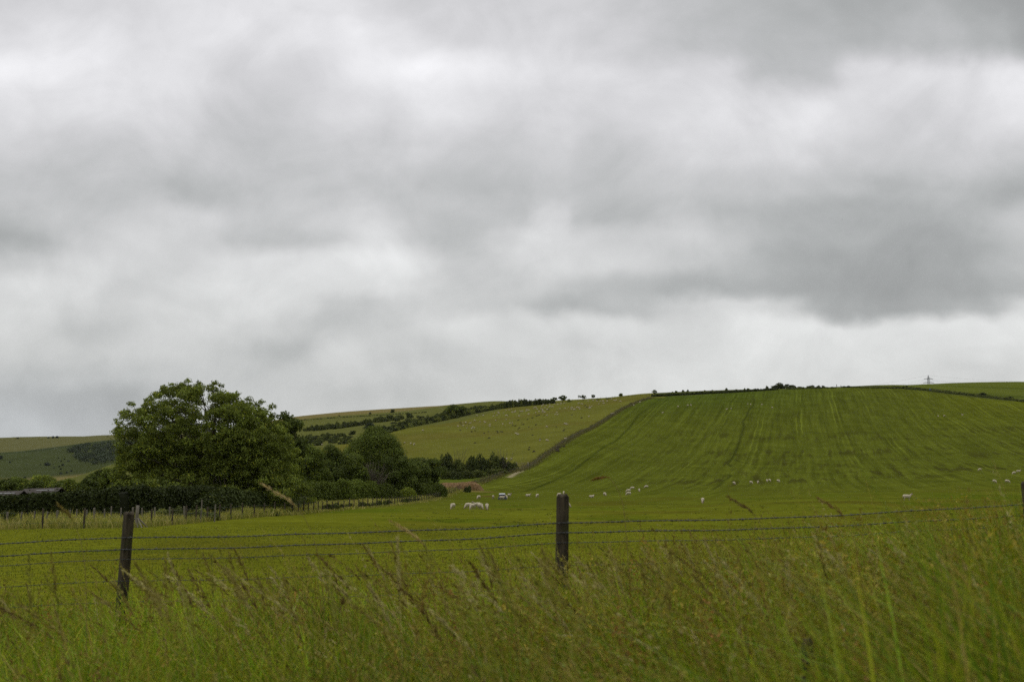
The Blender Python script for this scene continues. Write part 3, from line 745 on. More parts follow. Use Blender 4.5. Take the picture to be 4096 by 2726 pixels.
# crest trees and bushes
def small_tree(u, vb, wpx, hpx, label, seed, name='wind_bent_tree', **kw):
    x, y, z = hit(u, vb, 300)
    t = make_tree(name, wpx * y / FPX, hpx * y / FPX, kw.pop('trunk', hpx * y / FPX * .25), label, seed=seed, n=kw.pop('n', 16), leaf=(.6, .4), dens=9, col=kw.pop('col', AD * .9), **kw)
    t.location = (x, y, z); return t
small_tree(2217, 1610, 26, 24, 'thin-crowned small tree where the long hedge meets the skyline', 71)
small_tree(2250, 1609, 34, 30, 'stout dark tree on the skyline just right of the long hedge', 72, n=24)
small_tree(2333, 1601, 40, 25, 'wind-bent thorn tree leaning left alone on the skyline', 73, lean=-1.6, trunk=1.3)
small_tree(2372, 1597, 19, 20, 'little egg-shaped thorn on the skyline, right of the wind-bent tree', 74)
small_tree(2483, 1590, 21, 19, 'little thorn on the skyline midway along the crest fence', 75)
small_tree(2620, 1581, 28, 22, 'thorn tree at the top corner where fence and crest hedge meet', 76)
bush_px(BUSH_P[0], 2278, 1606, 26, 14, 'brownish low bush on the skyline beside the stout dark tree', None, 300)
for u, v, w, h, lb in [(2395, 1598, 30, 4, 'flat bramble patch under the egg-shaped thorn on the crest'), (2436, 1594, 34, 4, 'flat bramble patch on the crest left of the little thorn')]:
    bush_px(BUSH_G[0], u, v, w, h, lb, None, 300)

def crest_hedge():
    GC = 'bushes of the crest hedge'
    for u in np.arange(2614, 3112, 6.5):
        v = np.interp(u, [2614, 2750, 2950, 3112], [1585.5, 1578, 1568, 1558])
        x, y, z = hit(u, v + 1, 300)
        bush(BUSH_D[rng.integers(3)], x, y + 1.5, rng.uniform(2.4, 3.4), rng.uniform(1.5, 2.1), 'dark low bush in the straight crest hedge above the green field', GC, name='hedge_shrub')
    for u, w, h in [(2705,12,9),(2733,15,9),(2751,13,9),(2905,16,9),(2945,8,4),(2978,11,7),(2992,12,8),(3068,17,12),(2850,10,4),(2690,8,4),(2820,9,4)]:
        v = np.interp(u, [2614, 2750, 2950, 3112], [1578, 1570, 1559, 1550])
        x, y, z = hit(u, v, 300); x, y = x * (y + 22) / y, y + 22
        bush(BUSH_G[rng.integers(3)], x, y, w * y / FPX, max(h * y / FPX, .5) + max(zpx(y, v) - gz(x, y), 0), 'small bush breaking the skyline behind the crest hedge', 'skyline bushes behind the crest hedge')
    for u, v, w, h, m, lb in [(3128, 1552, 82, 28, 0, 'biggest domed bush on the skyline at the top of the green field'), (3165, 1553, 44, 20, 1, 'right shoulder bush leaning on the biggest domed skyline bush'), (3100, 1554, 40, 15, 2, 'left shoulder bush against the biggest domed skyline bush'),
                         (3240, 1546, 42, 14, 0, 'wide dark skyline bush midway between domed bush and gap'), (3275, 1546, 18, 12, 1, 'small skyline bush right of the wide dark one'), (3294, 1547, 16, 9, 2, 'smallest skyline bush left of the gap'),
                         (3200, 1548, 32, 9, 1, 'low skyline bush just right of the domed bush')]:
        bush_px((BUSH_D + BUSH_G)[m], u, v, w, h, lb, None, 300)
    for u in np.arange(3150, 3340, 7):
        v = np.interp(u, [3150, 3240, 3340], [1556, 1553, 1551])
        bush_px((BUSH_G + BUSH_P)[rng.integers(5)], u, v, rng.uniform(16, 24), rng.uniform(5, 9), 'low bramble along the crest left of the skyline gap', 'brambles left of the skyline gap', 300, name='bramble', cat='bramble')
    for u in np.arange(3372, 4330, 7.5):
        v = np.interp(u, [3372, 3600, 3700, 3800, 3950, 4096, 4330], [1549, 1554, 1562, 1573, 1590, 1608, 1640])
        k = rng.random()
        bush_px((BUSH_D if k < .5 else BUSH_G)[rng.integers(3)], u, v - rng.uniform(0, 2), rng.uniform(13, 20), rng.uniform(4.0, 6.5), 'low dark bramble in the rough strip below the upper right field', 'brambles of the rough strip', 300, name='bramble', cat='bramble')
        if u > 3560:
            bush_px((BUSH_P + BUSH_G)[rng.integers(5)], u + 3, v - rng.uniform(4, 9), rng.uniform(12, 20), rng.uniform(3, 5), 'rough weedy clump in the strip below the upper right field', 'weedy clumps of the rough strip', 300, name='weed_clump', cat='weeds')
    for u, v, w, h, lb in [(3612, 1553, 12, 11, 'dark round bush in the rough strip left of the pylon'), (3627, 1547, 11, 9, 'dark round bush just uphill of its twin in the rough strip'), (3930, 1578, 40, 12, 'largest bramble thicket in the rough strip near the right edge'),
                           (4040, 1592, 30, 10, 'second bramble thicket in the rough strip near the right edge'), (3378, 1549, 12, 8, 'small bush at the right side of the skyline gap'), (3395, 1549, 22, 10, 'broad low bush right of the skyline gap')]:
        bush_px(BUSH_D[rng.integers(3)], u, v, w, h, lb, None, 300)
crest_hedge()

# far left hill: shrubs, wood (one mass)
z8 = lambda x, y: (x * .2122, 1700 + y * .2122)
for x, y, w, h, lb in [(335,252,75,24,'flat dark bush alone on the far left skyline'),(915,244,58,34,'small dark tree left of the twin trees on the far skyline'),(1000,242,56,48,'left of the twin dark trees on the far skyline'),(1075,240,84,50,'right of the twin dark trees on the far skyline'),(2030,214,55,12,'flat bush on the far skyline close to the huge tree')]:
    u, v = z8(x, y); bush_px(BUSH_F[rng.integers(2)], u, v, w * .2122, h * .2122, lb, None, 1200, name='far_tree', cat='tree', sink=.12)
for i, (x, y, w, h) in enumerate([(890,760,120,85),(760,750,30,26),(1020,812,40,32),(1145,835,40,36),(1115,785,44,34),(1150,682,40,34),(1290,680,60,30),(1215,645,40,24),(1100,620,36,20),(185,705,50,40),(235,672,30,18),(10,640,100,90),(1180,760,60,50),(1000,745,30,20),(500,745,40,16),(640,760,30,14),(1260,900,60,40),(1150,920,70,50),(470,1000,60,50),(1340,870,60,40)]):
    u, v = z8(x, y)
    lab = {0: 'largest lone dark bush on the far hillside below the flock', 11: 'dark bush cut by the left picture edge on the far hillside'}.get(i, 'small dark bush dotted on the far left hillside')
    bush_px(BUSH_F[rng.integers(2)], u, v, w * .2122, h * .2122, lab, None if i in (0, 11) else 'bushes dotted on the far hillside', 1200)
def far_wood():
    P = np.array([z8(*p) for p in [(1270,500),(1400,415),(1700,350),(2100,330),(2700,330),(2900,600),(2350,600),(2100,690),(1900,740),(1790,770),(1560,680),(1400,610)]])
    r = np.random.default_rng(3); lobes = []
    n = 0
    while n < 260:
        u, v = r.uniform(P[:, 0].min(), P[:, 0].max()), r.uniform(P[:, 1].min(), P[:, 1].max())
        c = False
        for i in range(len(P)):
            a, b = P[i], P[(i+1) % len(P)]
            if (a[1] > v) != (b[1] > v) and u < (b[0]-a[0]) * (v - a[1]) / (b[1]-a[1]) + a[0]: c = not c
        if not c: continue
        n += 1
        x, y, z = hit(u, v + 3, 1250); s = r.uniform(2.6, 5.2)
        lobes.append((x, y, z + s * .8, s, s, s * .95))
    V, C = lobe_leaves(lobes, .42, 2.0, 1.5, BL(46, 58, 36) * .75, .3, .4, .2, (0, 0), .2, (.8, 1.05), r)
    add('woodland', leaf_mesh('woodland', V, C, M_LEAF), kind='stuff', label='dark hanging wood clinging to the far left hillside', cat='woodland')
far_wood()

# ------------------------------------------------------------------ clipped hedges near the valley trees
def hedge(name, label, base, hts, width, col, dens=95, leaf=(.26, .19), seed=1, lump=.12, cat='hedge', round_=.5, yellow=.02):
    """base: list of (x,y); hts: heights at those points"""
    r = np.random.default_rng(seed); B = np.array(base, float); hts = np.array(hts, float)
    seg = np.linalg.norm(np.diff(B, axis=0), axis=1); s = np.concatenate([[0], np.cumsum(seg)]); L = s[-1]
    per = 2 * hts.mean() + width
    n = int(L * per * dens)
    q = r.uniform(-.0, L, n); w = r.random(n) * per
    cx, cy = np.interp(q, s, B[:, 0]), np.interp(q, s, B[:, 1]); hh = np.interp(q, s, hts)
    i = np.clip(np.searchsorted(s, q) - 1, 0, len(seg) - 1); d = (B[i+1] - B[i]) / seg[i][:, None]; nx, ny = -d[:, 1], d[:, 0]
    # superellipse section
    th = r.uniform(0, math.pi, n)
    e = 2 / (2 + 3 * (1 - round_))
    ox = np.sign(np.cos(th)) * np.abs(np.cos(th))**e * width / 2; oz = np.abs(np.sin(th))**e * hh
    wallm = r.random(n) < .45; oz = np.where(wallm, r.random(n) * hh * .9, oz); ox = np.where(wallm, np.sign(ox) * width / 2 * np.sqrt(np.clip(1 - (oz / hh)**(2/e), .05, 1)), ox)
    lm = 1 + lump * 2 * (fbm(q / 1.6, oz / 1.2 + np.sign(ox) * 7, seed, 3) - .5) + .7 * lump * 2 * (vnoise(q / 3.1, q * 0, seed + 3) - .5)
    endf = np.clip(np.minimum(q, L - q) / (width * .5), 0, 1)**.5
    ox = ox * lm * (.35 + .65 * endf); oz = oz * lm * (.55 + .45 * endf)
    depth = 1 - .16 * r.random(n)
    P = np.stack([cx + nx * ox * depth, cy + ny * ox * depth, oz * (1 - .08 * r.random(n))], -1)
    P[:, 2] += height(cx, cy) - .05
    sh = r.random(n) < .07; P[sh, 2] += r.exponential(.14, sh.sum()) * (oz[sh] > hh[sh] * .5)
    nr = np.stack([nx * ox / width * 2, ny * ox / width * 2, np.where(wallm, .1, oz / hh)], -1)
    nr = unit(unit(nr) + .5 * r.normal(size=(n, 3)) + [0, 0, .15])
    sc = r.uniform(.7, 1.3, n)
    V = leaves(P, nr, leaf[0] * sc, leaf[1] * sc, .2, (0, 0), r)
    C = np.asarray(col)[None] * (r.uniform(.75, 1.25, n) * (.8 + .4 * fbm(q / 2.2, oz / 1.5, seed + 9)))[:, None]
    C = np.where((r.random(n) < yellow)[:, None], C * [1.9, 1.6, .9], C)
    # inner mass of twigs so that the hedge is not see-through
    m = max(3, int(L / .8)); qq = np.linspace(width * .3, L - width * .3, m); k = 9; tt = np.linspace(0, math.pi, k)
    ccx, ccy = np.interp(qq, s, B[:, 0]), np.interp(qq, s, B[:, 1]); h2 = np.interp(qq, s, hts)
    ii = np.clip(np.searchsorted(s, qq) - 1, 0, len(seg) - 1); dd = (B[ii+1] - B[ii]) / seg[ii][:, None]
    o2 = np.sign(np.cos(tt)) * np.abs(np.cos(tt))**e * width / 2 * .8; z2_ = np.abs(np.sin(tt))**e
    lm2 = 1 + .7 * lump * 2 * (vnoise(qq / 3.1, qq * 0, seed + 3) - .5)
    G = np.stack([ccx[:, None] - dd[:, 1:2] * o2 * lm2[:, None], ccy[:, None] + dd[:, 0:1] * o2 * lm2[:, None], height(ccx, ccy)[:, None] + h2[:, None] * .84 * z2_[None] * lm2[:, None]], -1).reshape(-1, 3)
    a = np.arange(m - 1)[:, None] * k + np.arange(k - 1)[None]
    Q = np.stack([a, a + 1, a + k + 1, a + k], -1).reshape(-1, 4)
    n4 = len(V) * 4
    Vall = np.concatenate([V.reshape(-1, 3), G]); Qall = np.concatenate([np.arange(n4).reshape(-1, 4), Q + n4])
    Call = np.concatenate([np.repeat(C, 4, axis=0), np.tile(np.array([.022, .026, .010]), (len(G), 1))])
    return add(name, mesh_from(name, Vall, Qall, Call, [M_HEDGE]), label=label, cat=cat)

def at(u, Yd): return (ray(u, 1960)[0] * Yd, Yd)
def hh_(u, v, Yd): return zpx(Yd, v) - gz(*at(u, Yd))
HD = BL(42, 52, 20) * .75
hp = [(-260, 1985, 84), (-60, 1978, 85), (95, 1972, 86), (125, 1966, 86), (300, 1957, 87), (480, 1946, 88), (640, 1940, 94), (800, 1940, 101), (930, 1942, 106)]
hedge('clipped_hedge', 'long dark clipped hedge running from left edge to beneath the huge tree', [at(u, y) for u, v, y in hp], [hh_(*p) for p in hp], 2.2, HD, 95, seed=3, lump=.10, round_=.35)
hp = [(785, 2010, 95), (830, 1970, 97), (895, 1950, 100), (985, 1957, 104), (1060, 1972, 109), (1130, 1990, 116), (1180, 2010, 123)]
hedge('rounded_hedge', 'low dark rounded hedge in front of the huge tree, right of the long clipped hedge', [at(u, y) for u, v, y in hp], [hh_(*p) for p in hp], 2.4, HD * 1.45, 95, seed=4, lump=.08, round_=.9)
hp = [(1160, 1938, 156), (1240, 1926, 163), (1300, 1924, 170), (1350, 1931, 177)]
HG = BL(66, 80, 24) * .8
hedge('clipped_hedge', 'bushy clipped hedge block immediately right of the huge tree', [at(u, y) for u, v, y in hp], [hh_(*p) for p in hp], 3.0, HG * .9, 95, seed=5, lump=.2, round_=.8)
hp = [(1352, 1925, 174), (1400, 1921, 180), (1450, 1920, 185), (1495, 1929, 190)]
hedge('clipped_hedge', 'lighter clipped hedge block with steep ends below the leafless tree', [at(u, y) for u, v, y in hp], [hh_(*p) for p in hp], 3.0, HG * 1.1, 95, seed=6, lump=.2, round_=.7)
hp = [(1492, 1930, 192), (1530, 1936, 196), (1570, 1950, 201), (1600, 1962, 204)]
hedge('clipped_hedge', 'sloping hedge block falling away right of the leafless tree', [at(u, y) for u, v, y in hp], [hh_(*p) for p in hp], 3.0, HG * .85, 95, seed=7, lump=.2, round_=.8)
hp = [(1602, 1955, 204), (1630, 1943, 206), (1660, 1956, 208)]
hedge('clipped_bush', 'pale rounded clipped bush at the right end of the hedge blocks', [at(u, y) for u, v, y in hp], [hh_(*p) for p in hp], 2.6, BL(88, 102, 30) * .8, 95, seed=8, lump=.08, round_=.9, cat='bush')
hp = [(1650, 1938, 214), (1700, 1932, 219), (1745, 1928, 223), (1775, 1934, 226)]
hedge('dark_hedge', 'dark low hedge ending at the muck heap', [at(u, y) for u, v, y in hp], [hh_(*p) for p in hp], 3.0, HG * .8, 95, seed=9, lump=.2, round_=.8)
for i in range(15):
    u = 600 + i * 16 + rng.uniform(-6, 6)
    x, y = at(u, 88 + rng.uniform(-1, 1)); bush((BUSH_G + BUSH_P)[rng.integers(5)], x, y, rng.uniform(1.3, 2.3), rng.uniform(.75, 1.3), 'low leafy bramble at the foot of the dark hedge under the huge tree', 'brambles at the foot of the dark hedge', name='bramble', cat='bramble')
for u, Yd, w, h, lb in [(40, 79, 1.4, 1.1, 'scruffy thistly bush before the dark hedge near the left edge'), (118, 75, .7, .45, 'straggly dark weed clump by the left fence posts'), (1868, 246, 2.0, 2.0, 'small round dark bush beside the fence below the muck heap'),
                       (1092, 102.0, 1.9, .85, 'heap-like dark bramble against the fence in front of the huge tree')]:
    x, y = at(u, Yd); bush(BUSH_D[rng.integers(3)], x, y, w, h, lb)
for i, (u, Yd, w, h) in enumerate([(1098, 117, 2.0, 1.7), (1130, 121, 2.2, 1.5), (1160, 125, 2.2, 1.9), (1192, 130, 2.4, 1.8), (1215, 136, 2.4, 2.0), (1236, 142, 2.6, 1.9)]):
    x, y = at(u, Yd); bush(BUSH_D[i % 3], x, y, w, h, 'dark shrub filling the gap between rounded hedge and first hedge block', 'shrubs between the hedges', name='gap_shrub')
for i in range(24):
    f = rng.uniform(0, 1)**.8; Yd = 118 + f * 78; xx = XF(np.array([Yd]))[0] - rng.uniform(-.3, .8)
    bush((BUSH_G + BUSH_D)[rng.integers(6)], xx, Yd, rng.uniform(.7, 1.3), rng.uniform(.7, 1.25), 'scruffy bramble growing through the boundary fence posts', 'brambles along the boundary fence', name='bramble', cat='bramble')
x, y = at(45, 118); bush(BUSH_P[0], x, y, 2.4, 2.7, 'yellow-flowered bush behind the left shed roof', name='gorse_bush')

# ------------------------------------------------------------------ low sheds behind the hedge
def shed(u0, u1, vt, Yd, slope, label):
    x0, x1 = ray(u0, vt)[0] * Yd, ray(u1, vt)[0] * Yd; xc = (x0 + x1) / 2; g = gz(xc, Yd)
    w = x1 - x0; top = zpx(Yd, vt) - g; dpt = 3.4
    t = add('low_shed', None, loc=(xc, Yd, g), label=label, cat='shed'); t.rotation_euler = (0, 0, 0)
    add('wall', boxes('shed_wall', [(0, .1, (top - .5) / 2, w - .3, dpt - .5, top - .5)], M_BOARD), t)
    T = []
    V = []; Q = []
    nx = max(8, int(w / .25))
    xs = np.linspace(-w/2, w/2, nx); tilt = slope * xs
    prof_ = [(-dpt/2, top - .62), (0, top), (dpt/2, top - .62), (dpt/2, top - .70), (0, top - .08), (-dpt/2, top - .70)]
    for i, xx in enumerate(xs):
        for (yy, zz) in prof_: V.append((xx, yy, zz + slope * xx + .018 * (i % 2)))
    for i in range(nx - 1):
        for j in range(6):
            a = i * 6 + j; b = i * 6 + (j + 1) % 6; Q.append((a, b, b + 6, a + 6))
    for e in (0, (nx - 1) * 6): Q.append((e, e + 1, e + 4, e + 5)); Q.append((e + 1, e + 2, e + 3, e + 4))
    add('roof', mesh_from('shed_roof', V, Q, None, [M_ROOF]), t)
    V = []; 
    for xx in (-.10 * w, .36 * w):
        for yy in (-.75, -.58): V.append((xx, yy, top - .62 * abs(yy) / (dpt/2) + slope * xx + .05))
    V2 = V + [(a, b, c - .03) for a, b, c in V]
    add('rooflight', mesh_from('shed_rooflight', V2, [(0, 2, 3, 1), (4, 5, 7, 6), (0, 1, 5, 4), (2, 6, 7, 3), (0, 4, 6, 2), (1, 3, 7, 5)], None, [M_RLIGHT]), t)
shed(98, 248, 1951, 108, .035, 'low brown-roofed shed with pale rooflight, right one behind the dark hedge')
shed(-70, 96, 1963, 104, .03, 'lower brown-roofed shed with pale rooflight at the left edge')

# ------------------------------------------------------------------ muck heap, feeder, drum, gates, pylon
def muck():
    x, y, z = hit(1842, 1956, 120); r = np.random.default_rng(2)
    nx, ny = 120, 40; L, D, Hh = 11.2, 3.6, 1.95
    gx, gy = np.meshgrid(np.linspace(-1, 1, nx), np.linspace(-1, 1, ny))
    prof_ = np.clip(1 - np.abs(gy)**1.8, 0, 1)**.6 * np.interp(gx, [-1, -.97, -.7, 0, .55, .72, 1], [0, .62, .72, .82, 1.0, .85, 0])
    nz = fbm(gx * 14, gy * 5, 5, 4) - .5
    Z = Hh * prof_ * (1 + .25 * nz) + .25 * nz * (prof_ > .05)
    X = gx * L / 2 + .25 * (fbm(gx * 20, gy * 9, 8) - .5); Y = gy * D / 2
    V = np.stack([X.ravel(), Y.ravel(), Z.ravel() - .05], -1); V[:, 2] += height(V[:, 0] + x, V[:, 1] + y) - z
    idx = np.arange(nx * ny).reshape(ny, nx); Q = np.stack([idx[:-1, :-1], idx[:-1, 1:], idx[1:, 1:], idx[1:, :-1]], -1).reshape(-1, 4)
    add('muck_heap', mesh_from('muck_heap', V, Q, None, [M_MUCK], True), loc=(x, y, z), label='long brown heap of straw manure at the foot of the copse', cat='muck heap')
muck()

def feeder():
    x, y, z = hit(2010, 1997, 120)
    t = add('sheep_feeder', None, loc=(x, y, z), label='dark metal hopper feeder with pale lid, sheep in front of it', cat='feeder')
    V = [(-.82, -.5, .22), (.82, -.5, .22), (.82, .5, .22), (-.82, .5, .22), (-.62, -.42, 1.05), (.5, -.42, 1.05), (.5, .42, 1.05), (-.62, .42, 1.05)]
    Q = [(0, 1, 5, 4), (1, 2, 6, 5), (2, 3, 7, 6), (3, 0, 4, 7), (0, 3, 2, 1), (4, 5, 6, 7)]
    add('hopper', mesh_from('hopper', V, Q, None, [M_STEEL]), t)
    V = [(-.72, -.52, 1.06), (.58, -.52, 1.06), (.58, .52, 1.06), (-.72, .52, 1.06), (-.6, 0, 1.2), (.46, 0, 1.2)]
    me = bpy.data.meshes.new('lid'); me.from_pydata(V, [], [(0, 1, 5, 4), (2, 3, 4, 5), (1, 2, 5), (3, 0, 4), (3, 2, 1, 0)]); me.materials.append(M_LID); add('lid', me, t)
    for sy in (-.62, .62): add('trough', boxes('trough', [(0, sy, .2, 1.7, .22, .2)], M_STEEL), t)
    for sx in (-.7, .7): add('skid', boxes('skid', [(sx, 0, .06, .1, 1.5, .12)], M_STEEL), t)
feeder()

def drum():
    x, y, z = hit(3720, 1563, 300); T = Tubes()
    zz = [0, .02, .3, .32, .34, .62, .64, .66, .92, .95]; rr = [.27, .29, .29, .31, .29, .29, .31, .29, .29, .25]
    T.tube([(0, 0, a * 1.2) for a in zz], rr, 16)
    add('blue_drum', T.mesh('blue_drum', M_BLUE), loc=(x, y, z + .15), label='small bright blue drum in the rough strip below the pylon', cat='drum')
drum()

def gates():
    # field gate across the chalk track
    x, y, z = hit(2090, 1866, 120)
    t = add('field_gate', None, loc=(x, y + 1.5, gz(x, y + 1.5)), label='thin grey field gate across the pale track at the copse', cat='gate')
    T = Tubes()
    for h in (.25, .5, .75, 1.0, 1.2): T.tube([(-1.6, 0, h), (1.6, 0, h)], .03, 6)
    for xx in (-1.6, 0, 1.6): T.tube([(xx, 0, .2), (xx, 0, 1.22)], .03, 6)
    add('rails', T.mesh('gate_rails', M_GREYPOST), t)
    for xx in (-1.8, 1.8):
        T = Tubes(); T.tube([(xx, 0, -.2), (xx, 0, 1.4)], .09, 8); add('post', T.mesh('gate_post', M_GREYPOST), t)
    # a run of fence from the gate to the boundary
    T = Tubes(); n = 0
    for i, u in enumerate(np.arange(2104, 2172, 12)):
        xx, yy, zz = hit(u, np.interp(u, [2100, 2172], [1866, 1860]), 120); T.tube([(xx, yy + 2, zz - .2), (xx, yy + 2, zz + 1.1)], .05, 6)
    # gap in the crest hedge
    for u, h, lb in [(3347, 2.4, 'taller grey gatepost in the skyline gap, left side'), (3364, 1.8, 'shorter gatepost in the skyline gap, right side')]:
        xx, yy, zz = hit(u, 1551, 300); T2 = Tubes(); T2.tube([(0, 0, -.3), (0, 0, h * .6), (0, 0, h)], [.22, .2, .19], 8)
        add('gatepost', T2.mesh('gatepost', M_GREYPOST), loc=(xx, yy, zz), label=lb, cat='gatepost')
gates()

def pylon():
    Yd = 1540.0; x = ray(3713, 1500)[0] * Yd; z0 = gz(x, Yd); ztop = zpx(Yd, 1500) - z0
    t = add('electricity_pylon', None, loc=(x, Yd, z0), label='steel lattice pylon rising behind the upper right field', cat='pylon')
    T = Tubes(); r = .17
    def hw(h): return np.interp(h, [0, ztop - 12, ztop - 5, ztop], [3.4, 1.35, 1.15, .12])
    lev = np.concatenate([np.linspace(0, ztop - 12, 7), np.linspace(ztop - 12, ztop - 5, 5)[1:], np.linspace(ztop - 5, ztop, 4)[1:]])
    for sx in (-1, 1):
        for sy in (-1, 1): T.tube([(sx * hw(h), sy * hw(h), h) for h in lev], r, 5)
    for a, b in zip(lev[:-1], lev[1:]):
        for s in (-1, 1):
            T.tube([(-hw(a), s * hw(a), a), (hw(b), s * hw(b), b)], r * .7, 4); T.tube([(hw(a), s * hw(a), a), (-hw(b), s * hw(b), b)], r * .7, 4)
            T.tube([(s * hw(a), -hw(a), a), (s * hw(b), hw(b), b)], r * .7, 4)
    add('lattice_mast', T.mesh('mast', M_PYLON), t)
    tips = []
    for h, half in ((ztop - 5.1, 6.4), (ztop - 10.6, 7.6)):
        T = Tubes()
        for s in (-1, 1):
            for yy in (-.6, .6): T.tube([(0, yy, h), (s * half, 0, h - .2)], r * 1.7, 5); T.tube([(0, yy, h + 1.5), (s * half, 0, h - .1)], r * .8, 5)
            for f in (.3, .6): T.tube([(s * half * f, -.4, h), (s * half * f, 0, h + 1.3 * (1 - f))], r * .6, 4)
            T.tube([(s * half, 0, h - .2), (s * half, 0, h - 1.6)], .13, 5); tips.append((s * half, 0, h - 1.6))
        add('crossarm', T.mesh('crossarm', M_PYLON), t)
    tips.append((0, 0, ztop))
    for p in tips:
        for d in (1, -1):
            tt = np.linspace(0, 1, 24); T = Tubes()
            P = np.stack([p[0] + d * 330 * tt, p[1] + d * -20 * tt, p[2] - 42 * tt * (1 - tt) - (0 if d > 0 else 26) * tt], -1)
            T.tube(P, .055, 4); add('cable', T.mesh('cable', M_PYLON), t)
pylon()

# ------------------------------------------------------------------ molehills on the olive pasture
def molehills():
    r = np.random.default_rng(4)
    n = 14; gx, gy = np.meshgrid(np.linspace(-1, 1, n), np.linspace(-1, 1, n)); rad = np.hypot(gx, gy)
    Z = np.clip(1 - rad**2, 0, 1)**.8 * (1 + .5 * (fbm(gx*3+5, gy*3, 4)-.5)) - .02
    idx = np.arange(n*n).reshape(n, n); Q = np.stack([idx[:-1, :-1], idx[:-1, 1:], idx[1:, 1:], idx[1:, :-1]], -1).reshape(-1, 4)
    me = mesh_from('molehill', np.stack([gx.ravel(), gy.ravel(), Z.ravel()], -1), Q, None, [M_SOIL], True)
    L = [(555,512),(640,530),(551,631),(732,652),(785,638),(930,678),(992,650),(1008,753),(1132,646),(1145,667),(787,828),(1305,385),(1465,473),(1485,360),(1520,508),(1525,540),(1483,592),(1463,618),(1420,560),(1378,553),(1610,461),(1630,580),(1680,615),(1690,435),(1745,545),(1690,707),(1758,405),(1790,395),(1875,400),(1810,772),(2065,578),(2190,620),(2175,636),(2310,388),(2095,900),(2080,935),(2332,748),(2220,525),(1945,308),(2155,292),(2080,310),(1190,652),(1215,656),(1640,898),(1550,540),(570,540),(685,540)]
    P = [(1700 + a * .2547, 1560 + b * .2547) for a, b in L] + [(2234,1790),(2229,1798),(2231,1804),(2255,1786),(2116,1798),(2136,1806),(2245,1772),(2327,1671),(2359,1628),(2341,1622),(2348,1629)]
    for u, v in P:
        x, y, z = hit(u, v, 300); s = r.uniform(.45, .8) * (1.4 if v > 1780 and u > 2220 else 1)
        o = add('molehill', me, loc=(x, y, z), label='small dark earth mound scattered among the sheep on the olive pasture', cat='molehill', group='molehills on the olive pasture')
        o.scale = (s, s * .8, s * r.uniform(.55, .75)); o.rotation_euler = (0, 0, r.uniform(0, 6))
molehills()

